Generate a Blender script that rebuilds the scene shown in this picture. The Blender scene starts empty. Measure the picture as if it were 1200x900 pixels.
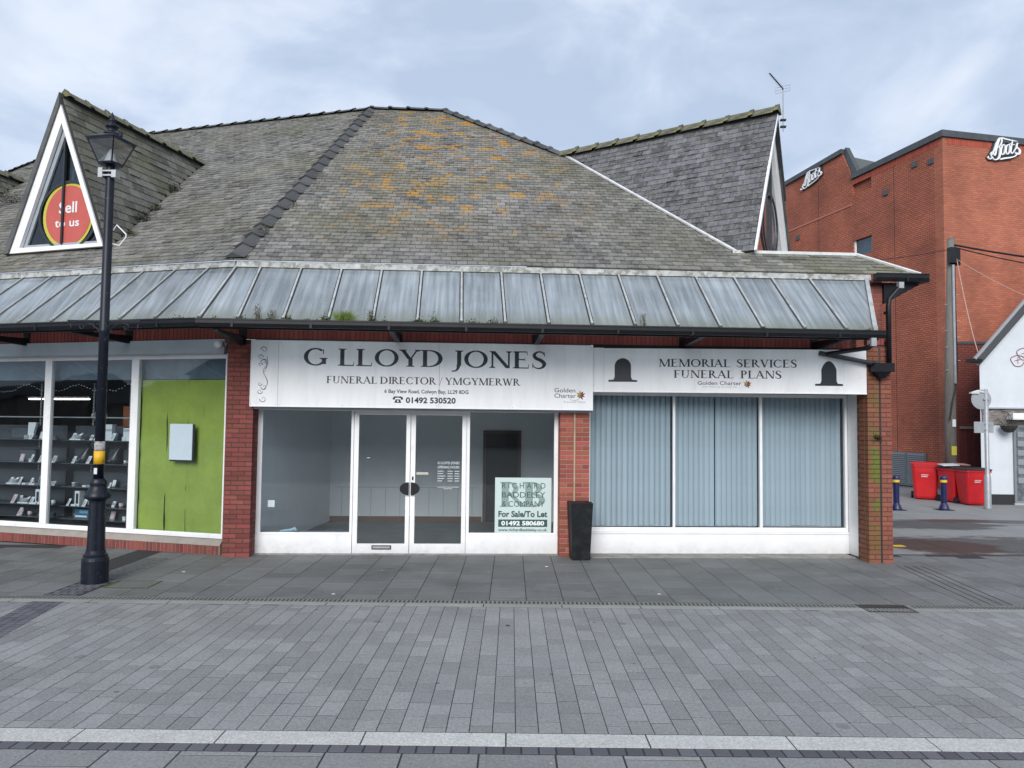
import bpy, bmesh, math, random
from math import sin, cos, radians, pi, atan2, hypot, sqrt
from mathutils import Vector, Matrix
random.seed(7)
scn = bpy.context.scene
COL = scn.collection

# ------------------------------------------------------------------ camera
EYE = Vector((0, 0, 2.16))
pitch, roll = math.atan(46 / 900), 0.011
fw = Vector((0, cos(pitch), sin(pitch))); rt = Vector((1, 0, 0)); up = rt.cross(fw)
rt2 = rt * cos(roll) + up * sin(roll); up2 = up * cos(roll) - rt * sin(roll)
cam = bpy.data.cameras.new('camera'); camo = bpy.data.objects.new('camera', cam); COL.objects.link(camo)
m3 = Matrix((rt2, up2, -fw)).transposed()
camo.matrix_world = Matrix.Translation(EYE) @ m3.to_4x4()
cam.sensor_width = 36; cam.lens = 27; cam.clip_end = 2000; cam.clip_start = 0.05
scn.camera = camo

# ------------------------------------------------------------------ light
SUN_EL, SUN_AZ = radians(29), radians(-10)
w = bpy.data.worlds.new('World'); scn.world = w; w.use_nodes = True
nt = w.node_tree; nt.nodes.clear()
def N(nt, t, **k):
    n = nt.nodes.new(t)
    for a, b in k.items():
        if hasattr(n, a): setattr(n, a, b)
        else: n.inputs[a.replace('_', ' ')].default_value = b
    return n
tc = N(nt, 'ShaderNodeTexCoord')
sky = N(nt, 'ShaderNodeTexSky', sky_type='NISHITA', sun_disc=False, sun_elevation=SUN_EL, sun_rotation=pi + SUN_AZ)
mp = N(nt, 'ShaderNodeMapping'); mp.inputs['Scale'].default_value = (1.0, 1.0, 1.7); mp.inputs['Location'].default_value = (.35, .1, .2)
n1 = N(nt, 'ShaderNodeTexNoise'); n1.inputs['Scale'].default_value = 4.6; n1.inputs['Detail'].default_value = 7; n1.inputs['Roughness'].default_value = .52; n1.inputs['Distortion'].default_value = .35
cr = N(nt, 'ShaderNodeValToRGB')
e = cr.color_ramp.elements
e[0].position = .40; e[0].color = (2.6, 3.12, 4.0, 1)
e[1].position = .66; e[1].color = (4.15, 4.5, 5.1, 1)
k = e.new(.485); k.color = (2.95, 3.48, 4.35, 1)
k = e.new(.535); k.color = (3.4, 3.88, 4.7, 1)
mx = N(nt, 'ShaderNodeMix', data_type='RGBA'); mx.inputs[0].default_value = .93
bg = N(nt, 'ShaderNodeBackground'); bg.inputs['Strength'].default_value = .1
ow = N(nt, 'ShaderNodeOutputWorld')
L_ = nt.links.new
L_(tc.outputs['Generated'], mp.inputs['Vector']); L_(mp.outputs[0], n1.inputs['Vector']); L_(n1.outputs['Fac'], cr.inputs[0])
L_(sky.outputs[0], mx.inputs[6]); L_(cr.outputs[0], mx.inputs[7]); L_(mx.outputs[2], bg.inputs['Color']); L_(bg.outputs[0], ow.inputs['Surface'])
sl = bpy.data.lights.new('sun', 'SUN'); sl.energy = 1.5; sl.angle = radians(35); sl.color = (1, .97, .93)
so = bpy.data.objects.new('sun', sl); COL.objects.link(so)
so.rotation_euler = (radians(90) - SUN_EL, 0, SUN_AZ)
so.location = (-4, -10, 20)
vs = scn.view_settings; vs.view_transform = 'Standard'; vs.look = 'None'; vs.gamma = 1; vs.use_curve_mapping = False; vs.exposure = 1.0

# ------------------------------------------------------------------ materials
MATS = {}
def mat(name, col, rough=.7, var=.0, nscale=4., fine=0., fscale=60., bump=0., metal=0., spec=.5, rnd=0., emit=None, tint=None, tfac=0., tscale=1.5, tlo=.5, thi=.62, stretch=(1, 1, 1), pos=False, hsv=0., spots=False, splash=0.):
    """noise-varied principled; rnd = per object/per piece value variation; tint = patchy second colour"""
    if name in MATS: return MATS[name]
    m = bpy.data.materials.new(name); m.use_nodes = True; t = m.node_tree; b = t.nodes['Principled BSDF']
    b.inputs['Roughness'].default_value = rough; b.inputs['Metallic'].default_value = metal
    b.inputs['Specular IOR Level'].default_value = spec
    c = N(t, 'ShaderNodeRGB'); c.outputs[0].default_value = (*col, 1); out = c.outputs[0]
    if pos:
        g = N(t, 'ShaderNodeNewGeometry'); co = g.outputs['Position']
    else:
        g = N(t, 'ShaderNodeTexCoord'); co = g.outputs['Object']
    mp = N(t, 'ShaderNodeMapping'); mp.inputs['Scale'].default_value = stretch; t.links.new(co, mp.inputs[0]); co = mp.outputs[0]
    def scale_by(out, fac_socket, lo, hi):
        mr = N(t, 'ShaderNodeMapRange'); mr.inputs['To Min'].default_value = lo; mr.inputs['To Max'].default_value = hi
        t.links.new(fac_socket, mr.inputs['Value'])
        v = N(t, 'ShaderNodeVectorMath', operation='SCALE'); t.links.new(out, v.inputs[0]); t.links.new(mr.outputs[0], v.inputs['Scale'])
        return v.outputs[0]
    def noise(sc, det=4, ro=.6):
        n = N(t, 'ShaderNodeTexNoise'); n.inputs['Scale'].default_value = sc; n.inputs['Detail'].default_value = det; n.inputs['Roughness'].default_value = ro
        t.links.new(co, n.inputs['Vector']); return n.outputs['Fac']
    if var: 
        mr = N(t, 'ShaderNodeMapRange'); mr.inputs['From Min'].default_value = .3; mr.inputs['From Max'].default_value = .7; t.links.new(noise(nscale), mr.inputs['Value'])
        out = scale_by(out, mr.outputs[0], 1 - var, 1 + var)
    fn = None
    if fine:
        fn = noise(fscale, 2, .7); out = scale_by(out, fn, 1 - fine, 1 + fine)
    if rnd:
        oi = N(t, 'ShaderNodeObjectInfo'); at = N(t, 'ShaderNodeAttribute'); at.attribute_name = 'tint'
        ad = N(t, 'ShaderNodeMath', operation='ADD'); t.links.new(oi.outputs['Random'], ad.inputs[0]); t.links.new(at.outputs['Fac'], ad.inputs[1])
        fr = N(t, 'ShaderNodeMath', operation='FRACT'); t.links.new(ad.outputs[0], fr.inputs[0])
        out = scale_by(out, fr.outputs[0], 1 - rnd, 1 + rnd)
        if hsv:
            ml = N(t, 'ShaderNodeMath', operation='MULTIPLY'); ml.inputs[1].default_value = 7.31; t.links.new(fr.outputs[0], ml.inputs[0])
            f2 = N(t, 'ShaderNodeMath', operation='FRACT'); t.links.new(ml.outputs[0], f2.inputs[0])
            mr = N(t, 'ShaderNodeMapRange'); mr.inputs['To Min'].default_value = .5 - hsv; mr.inputs['To Max'].default_value = .5 + hsv; t.links.new(f2.outputs[0], mr.inputs['Value'])
            h = N(t, 'ShaderNodeHueSaturation'); t.links.new(mr.outputs[0], h.inputs['Hue']); t.links.new(out, h.inputs['Color']); out = h.outputs[0]
    if tint:
        r = N(t, 'ShaderNodeMapRange'); r.inputs['From Min'].default_value = tlo; r.inputs['From Max'].default_value = thi; r.inputs['To Max'].default_value = tfac
        t.links.new(noise(tscale, 6, .65), r.inputs['Value'])
        x = N(t, 'ShaderNodeMix', data_type='RGBA'); t.links.new(r.outputs[0], x.inputs[0]); t.links.new(out, x.inputs[6]); x.inputs[7].default_value = (*tint, 1); out = x.outputs[2]
    if spots:   # trodden gum, small stains and pale scuffs
        for sc_, th_, cc, ff in ((2.3, .045, (.06, .06, .058), .75), (3.1, .028, (.45, .46, .46), .7), (1.1, .11, (.085, .083, .08), .45), (.55, .45, (.13, .13, .128), .35)):
            v = N(t, 'ShaderNodeTexVoronoi'); v.inputs['Scale'].default_value = sc_; t.links.new(co, v.inputs['Vector'])
            r = N(t, 'ShaderNodeMapRange'); r.inputs['From Min'].default_value = th_ * sc_ * .55; r.inputs['From Max'].default_value = th_ * sc_ * .4; r.inputs['To Max'].default_value = ff; t.links.new(v.outputs['Distance'], r.inputs['Value'])
            x = N(t, 'ShaderNodeMix', data_type='RGBA'); t.links.new(r.outputs[0], x.inputs[0]); t.links.new(out, x.inputs[6]); x.inputs[7].default_value = (*cc, 1); out = x.outputs[2]
    if splash:  # mud splashed up from the paving
        sp_ = N(t, 'ShaderNodeSeparateXYZ'); gg_ = N(t, 'ShaderNodeNewGeometry'); t.links.new(gg_.outputs['Position'], sp_.inputs[0])
        r = N(t, 'ShaderNodeMapRange'); r.inputs['From Min'].default_value = .26; r.inputs['From Max'].default_value = .0; t.links.new(sp_.outputs['Z'], r.inputs['Value'])
        q = N(t, 'ShaderNodeMath', operation='MULTIPLY'); t.links.new(r.outputs[0], q.inputs[0]); t.links.new(noise(9, 5, .7), q.inputs[1])
        q2 = N(t, 'ShaderNodeMath', operation='MULTIPLY'); q2.inputs[1].default_value = splash; t.links.new(q.outputs[0], q2.inputs[0])
        x = N(t, 'ShaderNodeMix', data_type='RGBA'); t.links.new(q2.outputs[0], x.inputs[0]); t.links.new(out, x.inputs[6]); x.inputs[7].default_value = (.16, .15, .13, 1); out = x.outputs[2]
    t.links.new(out, b.inputs['Base Color'])
    if bump:
        bp = N(t, 'ShaderNodeBump'); bp.inputs['Strength'].default_value = bump; bp.inputs['Distance'].default_value = .01
        t.links.new(fn if fn else noise(fscale), bp.inputs['Height']); t.links.new(bp.outputs[0], b.inputs['Normal'])
    if emit:
        b.inputs['Emission Color'].default_value = (*emit[0], 1); b.inputs['Emission Strength'].default_value = emit[1]
    m['out'] = 0; MATS[name] = m
    return m
def colnode(m):   # socket feeding base colour, and a function to replace it
    t = m.node_tree; b = t.nodes['Principled BSDF']; s = b.inputs['Base Color'].links[0].from_socket
    return t, b, s

def brick_wall_mat(name, axis, c1, c2, mortar, scale=1., course=.075, length=.225, msize=.012, pos=False):
    m = bpy.data.materials.new(name); m.use_nodes = True; t = m.node_tree; b = t.nodes['Principled BSDF']
    g = N(t, 'ShaderNodeTexCoord'); s = N(t, 'ShaderNodeSeparateXYZ'); c = N(t, 'ShaderNodeCombineXYZ')
    t.links.new(g.outputs['Object'], s.inputs[0]); xy = N(t, 'ShaderNodeMath', operation='ADD'); t.links.new(s.outputs['X'], xy.inputs[0]); t.links.new(s.outputs['Y'], xy.inputs[1]); t.links.new(xy.outputs[0], c.inputs[0]); t.links.new(s.outputs['Z'], c.inputs[1])
    bt = N(t, 'ShaderNodeTexBrick'); bt.inputs['Scale'].default_value = 1.; bt.inputs['Mortar Size'].default_value = msize; bt.inputs['Mortar Smooth'].default_value = .3
    bt.inputs['Brick Width'].default_value = length; bt.inputs['Row Height'].default_value = course
    bt.inputs['Color1'].default_value = (*c1, 1); bt.inputs['Color2'].default_value = (*c2, 1); bt.inputs['Mortar'].default_value = (*mortar, 1)
    t.links.new(c.outputs[0], bt.inputs['Vector'])
    n = N(t, 'ShaderNodeTexNoise'); n.inputs['Scale'].default_value = .6; n.inputs['Detail'].default_value = 6; t.links.new(g.outputs['Object'], n.inputs['Vector'])
    mr = N(t, 'ShaderNodeMapRange'); mr.inputs['From Min'].default_value = .3; mr.inputs['From Max'].default_value = .7; mr.inputs['To Min'].default_value = .72; mr.inputs['To Max'].default_value = 1.22; t.links.new(n.outputs['Fac'], mr.inputs['Value'])
    v = N(t, 'ShaderNodeVectorMath', operation='SCALE'); t.links.new(bt.outputs['Color'], v.inputs[0]); t.links.new(mr.outputs[0], v.inputs['Scale'])
    t.links.new(v.outputs[0], b.inputs['Base Color']); b.inputs['Roughness'].default_value = .85
    bp = N(t, 'ShaderNodeBump'); bp.inputs['Strength'].default_value = .6; bp.inputs['Distance'].default_value = .012; bp.invert = True
    t.links.new(bt.outputs['Fac'], bp.inputs['Height']); t.links.new(bp.outputs[0], b.inputs['Normal'])
    return m

def glass_mat(name, tint=(.75, .82, .84), refl=1.0, ior=1.5):
    m = bpy.data.materials.new(name); m.use_nodes = True; t = m.node_tree; t.nodes.clear()
    o = N(t, 'ShaderNodeOutputMaterial'); tr = N(t, 'ShaderNodeBsdfTransparent'); tr.inputs[0].default_value = (*tint, 1)
    gl = N(t, 'ShaderNodeBsdfGlossy'); gl.inputs['Roughness'].default_value = .02
    lw = N(t, 'ShaderNodeLayerWeight'); lw.inputs['Blend'].default_value = .5
    pw = N(t, 'ShaderNodeMath', operation='POWER'); pw.inputs[1].default_value = 5; t.links.new(lw.outputs['Facing'], pw.inputs[0])
    fr = N(t, 'ShaderNodeMath', operation='MULTIPLY_ADD'); fr.inputs[1].default_value = .95; fr.inputs[2].default_value = .045; t.links.new(pw.outputs[0], fr.inputs[0])
    g = N(t, 'ShaderNodeTexCoord'); n = N(t, 'ShaderNodeTexNoise'); n.inputs['Scale'].default_value = 1.1; n.inputs['Detail'].default_value = 1; t.links.new(g.outputs['Object'], n.inputs['Vector'])
    bp = N(t, 'ShaderNodeBump'); bp.inputs['Strength'].default_value = .05; bp.inputs['Distance'].default_value = .02; t.links.new(n.outputs['Fac'], bp.inputs['Height']); t.links.new(bp.outputs[0], gl.inputs['Normal'])
    ml = N(t, 'ShaderNodeMath', operation='MULTIPLY'); ml.inputs[1].default_value = refl; t.links.new(fr.outputs[0], ml.inputs[0])
    x = N(t, 'ShaderNodeMixShader'); t.links.new(ml.outputs[0], x.inputs[0]); t.links.new(tr.outputs[0], x.inputs[1]); t.links.new(gl.outputs[0], x.inputs[2]); t.links.new(x.outputs[0], o.inputs[0])
    return m

white = mat('white_paint', (.85, .855, .86), .4, var=.05, nscale=3, fine=.04, tint=(.40, .38, .34), tfac=.28, tscale=5, tlo=.56, thi=.78, splash=.6)
sign_white = mat('sign_board', (.84, .855, .87), .4, var=.05, nscale=1.2, tint=(.45, .46, .44), tfac=.26, tscale=2.2, tlo=.52, thi=.8, stretch=(4, 4, .7))
grey_trim = mat('grey_painted_board', (.33, .36, .39), .5, var=.12, nscale=3)
black_ink = mat('black_letter_film', (.012, .018, .028), .4)
black_plastic = mat('black_gutter_plastic', (.007, .008, .011), .45, spec=.35, var=.3, nscale=5)
black_iron = mat('dark_blue_black_iron', (.006, .009, .018), .42, spec=.35, var=.35, nscale=9, tint=(.10, .11, .12), tfac=.5, tscale=14, tlo=.62, thi=.7)
galv = mat('galvanised_metal', (.36, .38, .40), .45, metal=.3, var=.12, nscale=6)
alu = mat('weathered_glazing_bar', (.42, .44, .44), .5, metal=.2, var=.2, nscale=7, tint=(.14, .16, .08), tfac=.6, tscale=5, tlo=.55, thi=.7)
lead = mat('weathered_flashing', (.42, .43, .42), .7, var=.25, nscale=8, tint=(.16, .16, .12), tfac=.8, tscale=9, tlo=.48, thi=.6)
glass = glass_mat('window_glass', (.93, .96, .97), 1.0)
glass_dark = glass_mat('dormer_glass', (.62, .70, .74), 1.8)
brick_mid = mat('red_brick', (.31, .085, .058), .85, fine=.25, fscale=70, rnd=.28, bump=.3, hsv=.008, tint=(.10, .045, .04), tfac=.5, tscale=6, tlo=.55, thi=.7)
brick_dark = mat('dark_red_brick', (.21, .055, .045), .85, fine=.25, fscale=70, rnd=.25, bump=.3, hsv=.008, tint=(.10, .045, .04), tfac=.6, tscale=6, tlo=.5, thi=.66)
brick_soldier = mat('soldier_course_brick', (.25, .055, .045), .85, fine=.2, fscale=60, rnd=.18)
mortar = mat('pale_mortar', (.36, .26, .22), .95, fine=.2, fscale=80)
mortar_dk = mat('dirty_mortar', (.07, .05, .04), .95, fine=.2, fscale=80)
wall_brick = brick_wall_mat('brick_wall_plain', 'x', (.24, .055, .04), (.30, .07, .05), (.20, .12, .10))

# brick for the corner pier: orange/green staining down its middle
def pier_mat():
    m = mat('pier_brick', (.235, .075, .05), .85, fine=.25, fscale=70, rnd=.2, bump=.3, pos=True)
    t, b, s = colnode(m); g = N(t, 'ShaderNodeNewGeometry'); sp = N(t, 'ShaderNodeSeparateXYZ'); t.links.new(g.outputs['Position'], sp.inputs[0])
    nz = N(t, 'ShaderNodeTexNoise'); nz.inputs['Scale'].default_value = 5; nz.inputs['Detail'].default_value = 5; t.links.new(g.outputs['Position'], nz.inputs['Vector'])
    def band(src, c, wd, soft):
        a = N(t, 'ShaderNodeMath', operation='SUBTRACT'); a.inputs[1].default_value = c; t.links.new(src, a.inputs[0])
        a2 = N(t, 'ShaderNodeMath', operation='ABSOLUTE'); t.links.new(a.outputs[0], a2.inputs[0])
        r = N(t, 'ShaderNodeMapRange'); r.inputs['From Min'].default_value = wd + soft; r.inputs['From Max'].default_value = wd; t.links.new(a2.outputs[0], r.inputs['Value']); return r.outputs[0]
    def mul(a, b_):
        q = N(t, 'ShaderNodeMath', operation='MULTIPLY'); t.links.new(a, q.inputs[0]); t.links.new(b_, q.inputs[1]); return q.outputs[0]
    nr = N(t, 'ShaderNodeMapRange'); nr.inputs['From Min'].default_value = .35; nr.inputs['From Max'].default_value = .55; t.links.new(nz.outputs['Fac'], nr.inputs['Value'])
    x1 = N(t, 'ShaderNodeMix', data_type='RGBA'); f1 = mul(mul(band(sp.outputs['X'], 5.80, .06, .09), band(sp.outputs['Z'], 1.1, 1.6, .8)), nr.outputs[0]); t.links.new(f1, x1.inputs[0]); t.links.new(s, x1.inputs[6]); x1.inputs[7].default_value = (.17, .095, .03, 1)
    x2 = N(t, 'ShaderNodeMix', data_type='RGBA'); nr2 = N(t, 'ShaderNodeMapRange'); nr2.inputs['From Min'].default_value = .40; nr2.inputs['From Max'].default_value = .50; t.links.new(nz.outputs['Fac'], nr2.inputs['Value'])
    f2 = mul(mul(band(sp.outputs['X'], 5.825, .04, .04), band(sp.outputs['Z'], 1.3, .62, .25)), nr2.outputs[0]); t.links.new(f2, x2.inputs[0]); t.links.new(x1.outputs[2], x2.inputs[6]); x2.inputs[7].default_value = (.12, .15, .02, 1)
    t.links.new(x2.outputs[2], b.inputs['Base Color']); return m
pier_brick = pier_mat()

def slate_mat(name, base, lichen=False, green=.35, white_=.3):
    m = mat(name, base, .8, var=.25, nscale=.9, fine=.45, fscale=16, rnd=.42, bump=.35, pos=True, tint=(.33, .34, .31), tfac=white_, tscale=9, tlo=.5, thi=.62)
    t, b, s = colnode(m); g = N(t, 'ShaderNodeNewGeometry')
    def nz(sc, lo, hi, fac, dist=0., det=5):
        n = N(t, 'ShaderNodeTexNoise'); n.inputs['Scale'].default_value = sc; n.inputs['Detail'].default_value = det; n.inputs['Roughness'].default_value = .62; n.inputs['Distortion'].default_value = dist
        t.links.new(g.outputs['Position'], n.inputs['Vector'])
        r = N(t, 'ShaderNodeMapRange'); r.inputs['From Min'].default_value = lo; r.inputs['From Max'].default_value = hi; r.inputs['To Max'].default_value = fac; t.links.new(n.outputs['Fac'], r.inputs['Value']); return r.outputs[0]
    def over(s, f, c):
        x = N(t, 'ShaderNodeMix', data_type='RGBA'); t.links.new(f, x.inputs[0]); t.links.new(s, x.inputs[6]); x.inputs[7].default_value = (*c, 1); return x.outputs[2]
    s = over(s, nz(.55, .42, .68, green), (.13, .125, .055))
    s = over(s, nz(9, .57, .64, .6), (.045, .042, .04))
    if lichen:
        sp = N(t, 'ShaderNodeSeparateXYZ'); t.links.new(g.outputs['Position'], sp.inputs[0])
        # the patch of roof where the orange lichen grows
        dx = N(t, 'ShaderNodeMath', operation='SUBTRACT'); dx.inputs[1].default_value = -1.2; t.links.new(sp.outputs['X'], dx.inputs[0])
        ab = N(t, 'ShaderNodeMath', operation='ABSOLUTE'); t.links.new(dx.outputs[0], ab.inputs[0])
        r = N(t, 'ShaderNodeMapRange'); r.inputs['From Min'].default_value = 2.9; r.inputs['From Max'].default_value = 1.0; t.links.new(ab.outputs[0], r.inputs['Value'])
        rz = N(t, 'ShaderNodeMapRange'); rz.inputs['From Min'].default_value = 5.0; rz.inputs['From Max'].default_value = 6.6; t.links.new(sp.outputs['Z'], rz.inputs['Value'])
        q = N(t, 'ShaderNodeMath', operation='MULTIPLY'); t.links.new(r.outputs[0], q.inputs[0]); t.links.new(rz.outputs[0], q.inputs[1])
        q2 = N(t, 'ShaderNodeMath', operation='MULTIPLY'); t.links.new(q.outputs[0], q2.inputs[0]); t.links.new(nz(2.4, .555, .595, .9, .6, 7), q2.inputs[1])
        s = over(s, q2.outputs[0], (.40, .215, .035))
        q3 = N(t, 'ShaderNodeMath', operation='MULTIPLY'); t.links.new(q.outputs[0], q3.inputs[0]); t.links.new(nz(1.3, .5, .7, .4), q3.inputs[1])
        s = over(s, q3.outputs[0], (.26, .20, .07))
    t.links.new(s, b.inputs['Base Color']); return m
slate_front = slate_mat('weathered_slate', (.158, .150, .140), True, .36, .6)
slate_left = slate_mat('weathered_slate_pale', (.152, .145, .134), True, .38, .6)
slate_dormer = slate_mat('mossy_dormer_slate', (.13, .125, .105), False, .7, .2)
slate_wing = slate_mat('purple_grey_slate', (.10, .10, .112), False, .15, .5)
slate_strip = slate_mat('eaves_slate', (.17, .165, .14), False, .6, .3)
ridge_mat = mat('ridge_tile_clay', (.075, .078, .08), .8, var=.3, nscale=3, fine=.3, fscale=30, rnd=.3, tint=(.13, .12, .06), tfac=.6, tscale=4, tlo=.54, thi=.66, bump=.3)
ridge_moss = mat('mossy_ridge_tile', (.10, .10, .078), .85, var=.3, nscale=3, fine=.3, fscale=30, rnd=.2, tint=(.2, .19, .07), tfac=.8, tscale=5, tlo=.45, thi=.58, bump=.3)
ridge_strip = MATS['ridge_tile_clay']

def canopy_glass_mat():
    m = bpy.data.materials.new('dirty_canopy_glass'); m.use_nodes = True; t = m.node_tree; b = t.nodes['Principled BSDF']; o = t.nodes['Material Output']
    g = N(t, 'ShaderNodeTexCoord'); oi = N(t, 'ShaderNodeObjectInfo')
    mp = N(t, 'ShaderNodeMapping'); mp.inputs['Scale'].default_value = (11, .6, .6); t.links.new(g.outputs['Object'], mp.inputs[0])
    cx = N(t, 'ShaderNodeCombineXYZ'); mq = N(t, 'ShaderNodeMath', operation='MULTIPLY'); mq.inputs[1].default_value = 40; t.links.new(oi.outputs['Random'], mq.inputs[0]); t.links.new(mq.outputs[0], cx.inputs[2]); t.links.new(cx.outputs[0], mp.inputs['Location'])
    n = N(t, 'ShaderNodeTexNoise'); n.inputs['Scale'].default_value = 1.4; n.inputs['Detail'].default_value = 5; t.links.new(mp.outputs[0], n.inputs['Vector'])
    n2 = N(t, 'ShaderNodeTexNoise'); n2.inputs['Scale'].default_value = 1.1; n2.inputs['Detail'].default_value = 3; t.links.new(g.outputs['Object'], n2.inputs['Vector'])
    c = N(t, 'ShaderNodeValToRGB'); e = c.color_ramp.elements; e[0].position = .38; e[0].color = (.27, .305, .325, 1); e[1].position = .68; e[1].color = (.47, .52, .56, 1); t.links.new(n.outputs['Fac'], c.inputs[0])
    t.links.new(c.outputs[0], b.inputs['Base Color'])
    # green grime low down on the sheet
    sp = N(t, 'ShaderNodeSeparateXYZ'); t.links.new(g.outputs['Object'], sp.inputs[0])
    r = N(t, 'ShaderNodeMapRange'); r.inputs['From Min'].default_value = 3.86; r.inputs['From Max'].default_value = 3.62; r.inputs['To Max'].default_value = .7; t.links.new(sp.outputs['Z'], r.inputs['Value'])
    x = N(t, 'ShaderNodeMix', data_type='RGBA'); t.links.new(r.outputs[0], x.inputs[0]); t.links.new(c.outputs[0], x.inputs[6]); x.inputs[7].default_value = (.20, .22, .15, 1); t.links.new(x.outputs[2], b.inputs['Base Color'])
    b.inputs['Specular IOR Level'].default_value = .8; b.inputs['Roughness'].default_value = .22
    b.inputs['Coat Weight'].default_value = .6; b.inputs['Coat Roughness'].default_value = .08
    tr = N(t, 'ShaderNodeBsdfTransparent'); tr.inputs[0].default_value = (.75, .82, .84, 1); ms = N(t, 'ShaderNodeMixShader')
    r2 = N(t, 'ShaderNodeMapRange'); r2.inputs['From Min'].default_value = .35; r2.inputs['From Max'].default_value = .7; r2.inputs['To Min'].default_value = .50; r2.inputs['To Max'].default_value = .22; t.links.new(n2.outputs['Fac'], r2.inputs['Value'])
    t.links.new(r2.outputs[0], ms.inputs[0]); t.links.new(b.outputs[0], ms.inputs[1]); t.links.new(tr.outputs[0], ms.inputs[2]); t.links.new(ms.outputs[0], o.inputs[0])
    return m
canopy_glass = canopy_glass_mat()

# ------------------------------------------------------------------ mesh helpers
class MB:
    def __init__(s): s.v = []; s.f = []; s.t = []; s.tint = 0.
    def add(s, vs, fs):
        n = len(s.v); s.v += [tuple(p) for p in vs]
        for f in fs: s.f.append(tuple(i + n for i in f)); s.t.append(s.tint)
    def poly(s, pts): s.add(pts, [tuple(range(len(pts)))])
    def box(s, x0, x1, y0, y1, z0, z1):
        s.add([(x0, y0, z0), (x1, y0, z0), (x1, y1, z0), (x0, y1, z0), (x0, y0, z1), (x1, y0, z1), (x1, y1, z1), (x0, y1, z1)],
              [(0, 3, 2, 1), (4, 5, 6, 7), (0, 1, 5, 4), (1, 2, 6, 5), (2, 3, 7, 6), (3, 0, 4, 7)])
        return s
    def prism(s, poly, vec):   # extrude a 3D polygon along vec
        n = len(poly); a = [Vector(p) for p in poly]; b = [p + Vector(vec) for p in a]
        s.add(a + b, [tuple(range(n))[::-1], tuple(range(n, 2 * n))] + [(i, (i + 1) % n, n + (i + 1) % n, n + i) for i in range(n)]); return s
    def bar(s, a, b, w, h, upv=(0, 0, 1)):   # rectangular bar
        a = Vector(a); b = Vector(b); d = (b - a).normalized(); u = Vector(upv); x = d.cross(u).normalized() * w / 2; z = x.cross(d).normalized() * h / 2
        P = [a - x - z, a + x - z, a + x + z, a - x + z, b - x - z, b + x - z, b + x + z, b - x + z]
        s.add(P, [(0, 3, 2, 1), (4, 5, 6, 7), (0, 1, 5, 4), (1, 2, 6, 5), (2, 3, 7, 6), (3, 0, 4, 7)]); return s
    def tube(s, pts, r, n=8, close=False):
        P = [Vector(p) for p in pts]; rings = []
        R = r if isinstance(r, (list, tuple)) else [r] * len(P)
        ref = None
        for i, p in enumerate(P):
            d = (P[min(i + 1, len(P) - 1)] - P[max(i - 1, 0)]).normalized()
            if ref is None: ref = Vector((0, 0, 1)) if abs(d.z) < .9 else Vector((1, 0, 0))
            x = d.cross(ref).normalized(); y = x.cross(d).normalized(); ref = y
            rings.append([p + (x * cos(2 * pi * k / n) + y * sin(2 * pi * k / n)) * R[i] for k in range(n)])
        fs = []
        for i in range(len(P) - 1):
            for k in range(n): fs.append((i * n + k, i * n + (k + 1) % n, (i + 1) * n + (k + 1) % n, (i + 1) * n + k))
        fs.append(tuple(range(n))[::-1]); fs.append(tuple(range((len(P) - 1) * n, len(P) * n)))
        s.add([q for g in rings for q in g], fs); return s
    def lathe(s, prof, c=(0, 0), n=24, flute=0, a0=0.):   # prof [(r,z)]
        vs = []
        for r, z in prof:
            for k in range(n):
                rr = r * (1 - (flute if k % 2 else 0)); a = a0 + 2 * pi * k / n
                vs.append((c[0] + rr * cos(a), c[1] + rr * sin(a), z))
        m = len(prof); fs = [(i * n + k, i * n + (k + 1) % n, (i + 1) * n + (k + 1) % n, (i + 1) * n + k) for i in range(m - 1) for k in range(n)]
        fs += [tuple(range(n))[::-1], tuple(range((m - 1) * n, m * n))]
        s.add(vs, fs); return s
    def disc(s, c, rx, rz, y, n=32, a0=0., a1=2 * pi, th=.004):
        pts = [(c[0] + rx * cos(a0 + (a1 - a0) * k / n), y, c[1] + rz * sin(a0 + (a1 - a0) * k / n)) for k in range(n + (0 if a1 - a0 > 6.28 else 1))]
        s.prism(pts, (0, th, 0)); return s
    def build(s, name, m, parent=None, smooth=False, stuff=False, xf=None, loc=None, label=None, mats=None):
        me = bpy.data.meshes.new(name)
        vs = [xf(p) for p in s.v] if xf else s.v
        me.from_pydata([tuple(p) for p in vs], [], s.f); me.materials.append(m); me.update()
        if any(s.t):
            a = me.attributes.new('tint', 'FLOAT', 'FACE'); a.data.foreach_set('value', s.t)
        bm = bmesh.new(); bm.from_mesh(me); bmesh.ops.recalc_face_normals(bm, faces=bm.faces); bm.to_mesh(me); bm.free()
        if smooth: me.polygons.foreach_set('use_smooth', [True] * len(me.polygons))
        o = bpy.data.objects.new(name, me); COL.objects.link(o)
        if parent: o.parent = parent
        if loc: o.location = loc
        if stuff: o['kind'] = 'stuff'
        if label: o['label'] = label
        return o
def tag(o, label, cat, group=None, kind=None):
    o['label'] = label; o['category'] = cat
    if group: o['group'] = group
    if kind: o['kind'] = kind
    return o
def thing(name, label, cat, loc=(0, 0, 0), rz=0., group=None):
    o = bpy.data.objects.new(name, None); COL.objects.link(o); o.location = loc; o.rotation_euler = (0, 0, rz); o.empty_display_size = .1
    return tag(o, label, cat, group)
def struct(o): o['kind'] = 'structure'; return o
def inst(name, me, parent, mtx):
    o = bpy.data.objects.new(name, me); COL.objects.link(o); o.parent = parent; o.matrix_local = mtx; return o

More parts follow.
